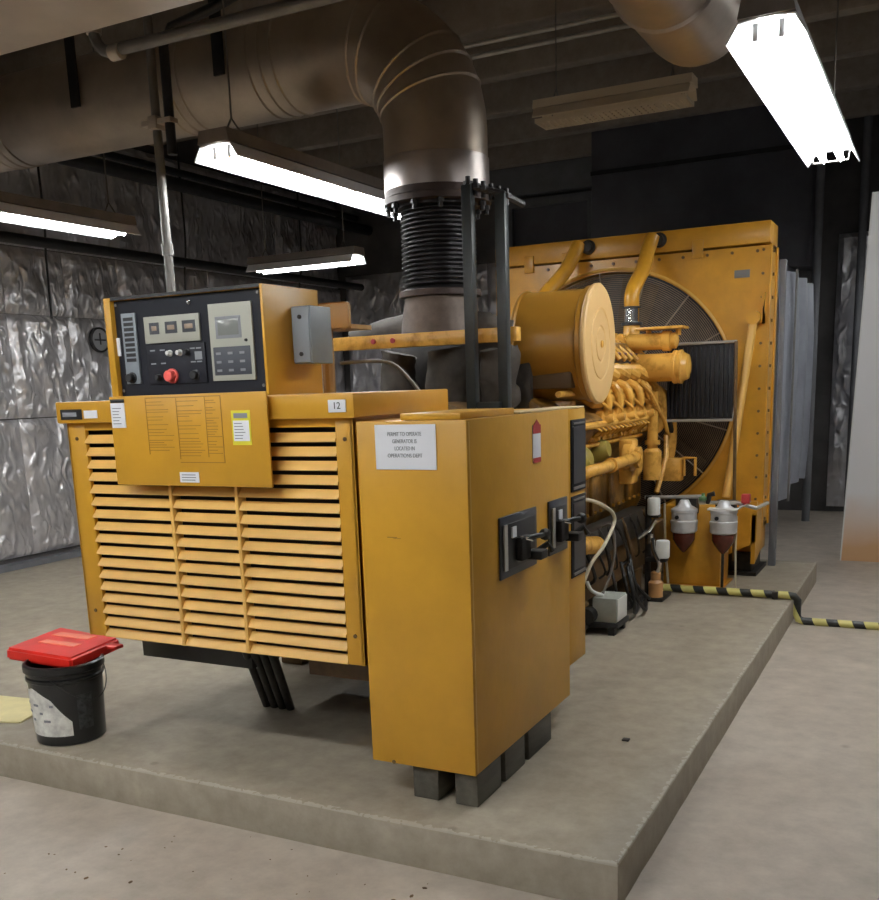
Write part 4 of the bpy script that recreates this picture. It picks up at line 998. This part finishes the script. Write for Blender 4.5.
# embossed side patch on the bucket
mb = MB(); V = []
for i in range(9):
    a = math.radians(332+i*3.2); V.append([mb.bm.verts.new((bx+(r+dd)*math.cos(a), by+(r+dd)*math.sin(a), z)) for z, r in ((.07, .1516), (.23, .1583)) for dd in (0, .002)])
for a, b in zip(V, V[1:]):
    mb.bm.faces.new((a[1], b[1], b[3], a[3])); mb.bm.faces.new((a[0], a[1], b[1], b[0])); mb.bm.faces.new((a[3], a[2], b[2], b[3]))
mb.build('side_patch', mat('patch', (.035, .037, .04), .5, var=.8, vscale=40), Bk)
Ld = thing('plastic_lid', (-2.73, .31, .366), 'red square plastic lid lying on top of the black bucket', 'lid')
bm = bmesh.new()
poly = [(-2.925, .135), (-2.475, .11), (-2.545, .47), (-3.005, .53)]
A_ = [bm.verts.new((p[0], p[1], .346)) for p in poly]; B_ = [bm.verts.new((p[0]*.985+(-2.7)*.015, p[1]*.985+.3*.015, .402)) for p in poly]
bm.faces.new(A_[::-1]); bm.faces.new(B_)
for i in range(len(poly)): bm.faces.new((A_[i], A_[(i+1) % len(poly)], B_[(i+1) % len(poly)], B_[i]))
bmesh.ops.bevel(bm, geom=list(bm.edges), offset=.012, segments=3, affect='EDGES')
mb = MB(); mb.add(bm); mb.build('cover', redp, Ld)
mb = MB(); mb.box(-2.85, -2.62, .26, .31, .401, .406, bev=.002).box(-2.90, -2.66, .38, .44, .401, .406, bev=.002); mb.build('ridge', mat('faded_red', (.85, .22, .12), .4), Ld)
mb = MB(); mb.box(-2.555, -2.475, .36, .42, .372, .390, bev=.006); mb.build('lid_tab', redp, Ld)

MB().prism([(-3.9, .45), (-3.45, .475), (-3.24, .50), (-3.04, .385), (-2.99, .22), (-3.5, -.0+.06), (-3.9, .04)], 'z', .001, .008).build('floor_mat', mat_y, None, label='pale yellow mat lying on the pad beside the bucket', cat='mat')
mb = MB(); mb.box(-1.46, -1.40, .035, .06, FL+.001, FL+.014, bev=.004).box(-1.405, -1.365, .02, .05, FL+.001, FL+.018, bev=.004); mb.build('cable_offcut', dirty, None, label='small dark scrap lying on the floor before the pad', cat='scrap')
MB().box(-.30, -.27, 1.05, 1.08, .001, .008, bev=.002).build('metal_chip', dirty, None, label='tiny dark chip on the pad right of the yellow cabinet', cat='scrap')
Gg = thing('wall_gauge', (-7.2, 5.10, 2.12), 'round black rimmed wall dial on the foil left of the control box', 'gauge')
MB().lathe((-7.3, 5.10, 2.12), (1, 0, 0), [(.13, .04), (.13, .08), (.115, .085), (.112, .07), (.0001, .07)], n=32).build('rim', blk, Gg)
MB().lathe((-7.3, 5.10, 2.12), (1, 0, 0), [(.111, .065), (.111, .073), (.0001, .073)], n=32).build('dial', mat('dial', (.35, .36, .38), .4), Gg)
MB().box(-7.229, -7.225, 5.09, 5.11, 2.07, 2.19).box(-7.229, -7.225, 5.02, 5.18, 2.11, 2.125).build('needle', blk, Gg)

random.seed(21); mb = MB()
for i in range(70):
    x = random.uniform(-2.2, .2); y = random.uniform(-1.1, -.02); r = random.choice((.002, .003, .004, .007))
    b2 = bmesh.new(); bmesh.ops.create_icosphere(b2, subdivisions=1, radius=r)
    mb.add(b2, Matrix.Translation((x, y, FL+.001)) @ Matrix.Rotation(random.random()*6, 4, 'Z') @ Matrix.Diagonal((1.6, 1, .35, 1)))
mb.build('floor_grit', rustb, None, label='scattered dark grit on the floor before the pad', cat='grit', kind='stuff')
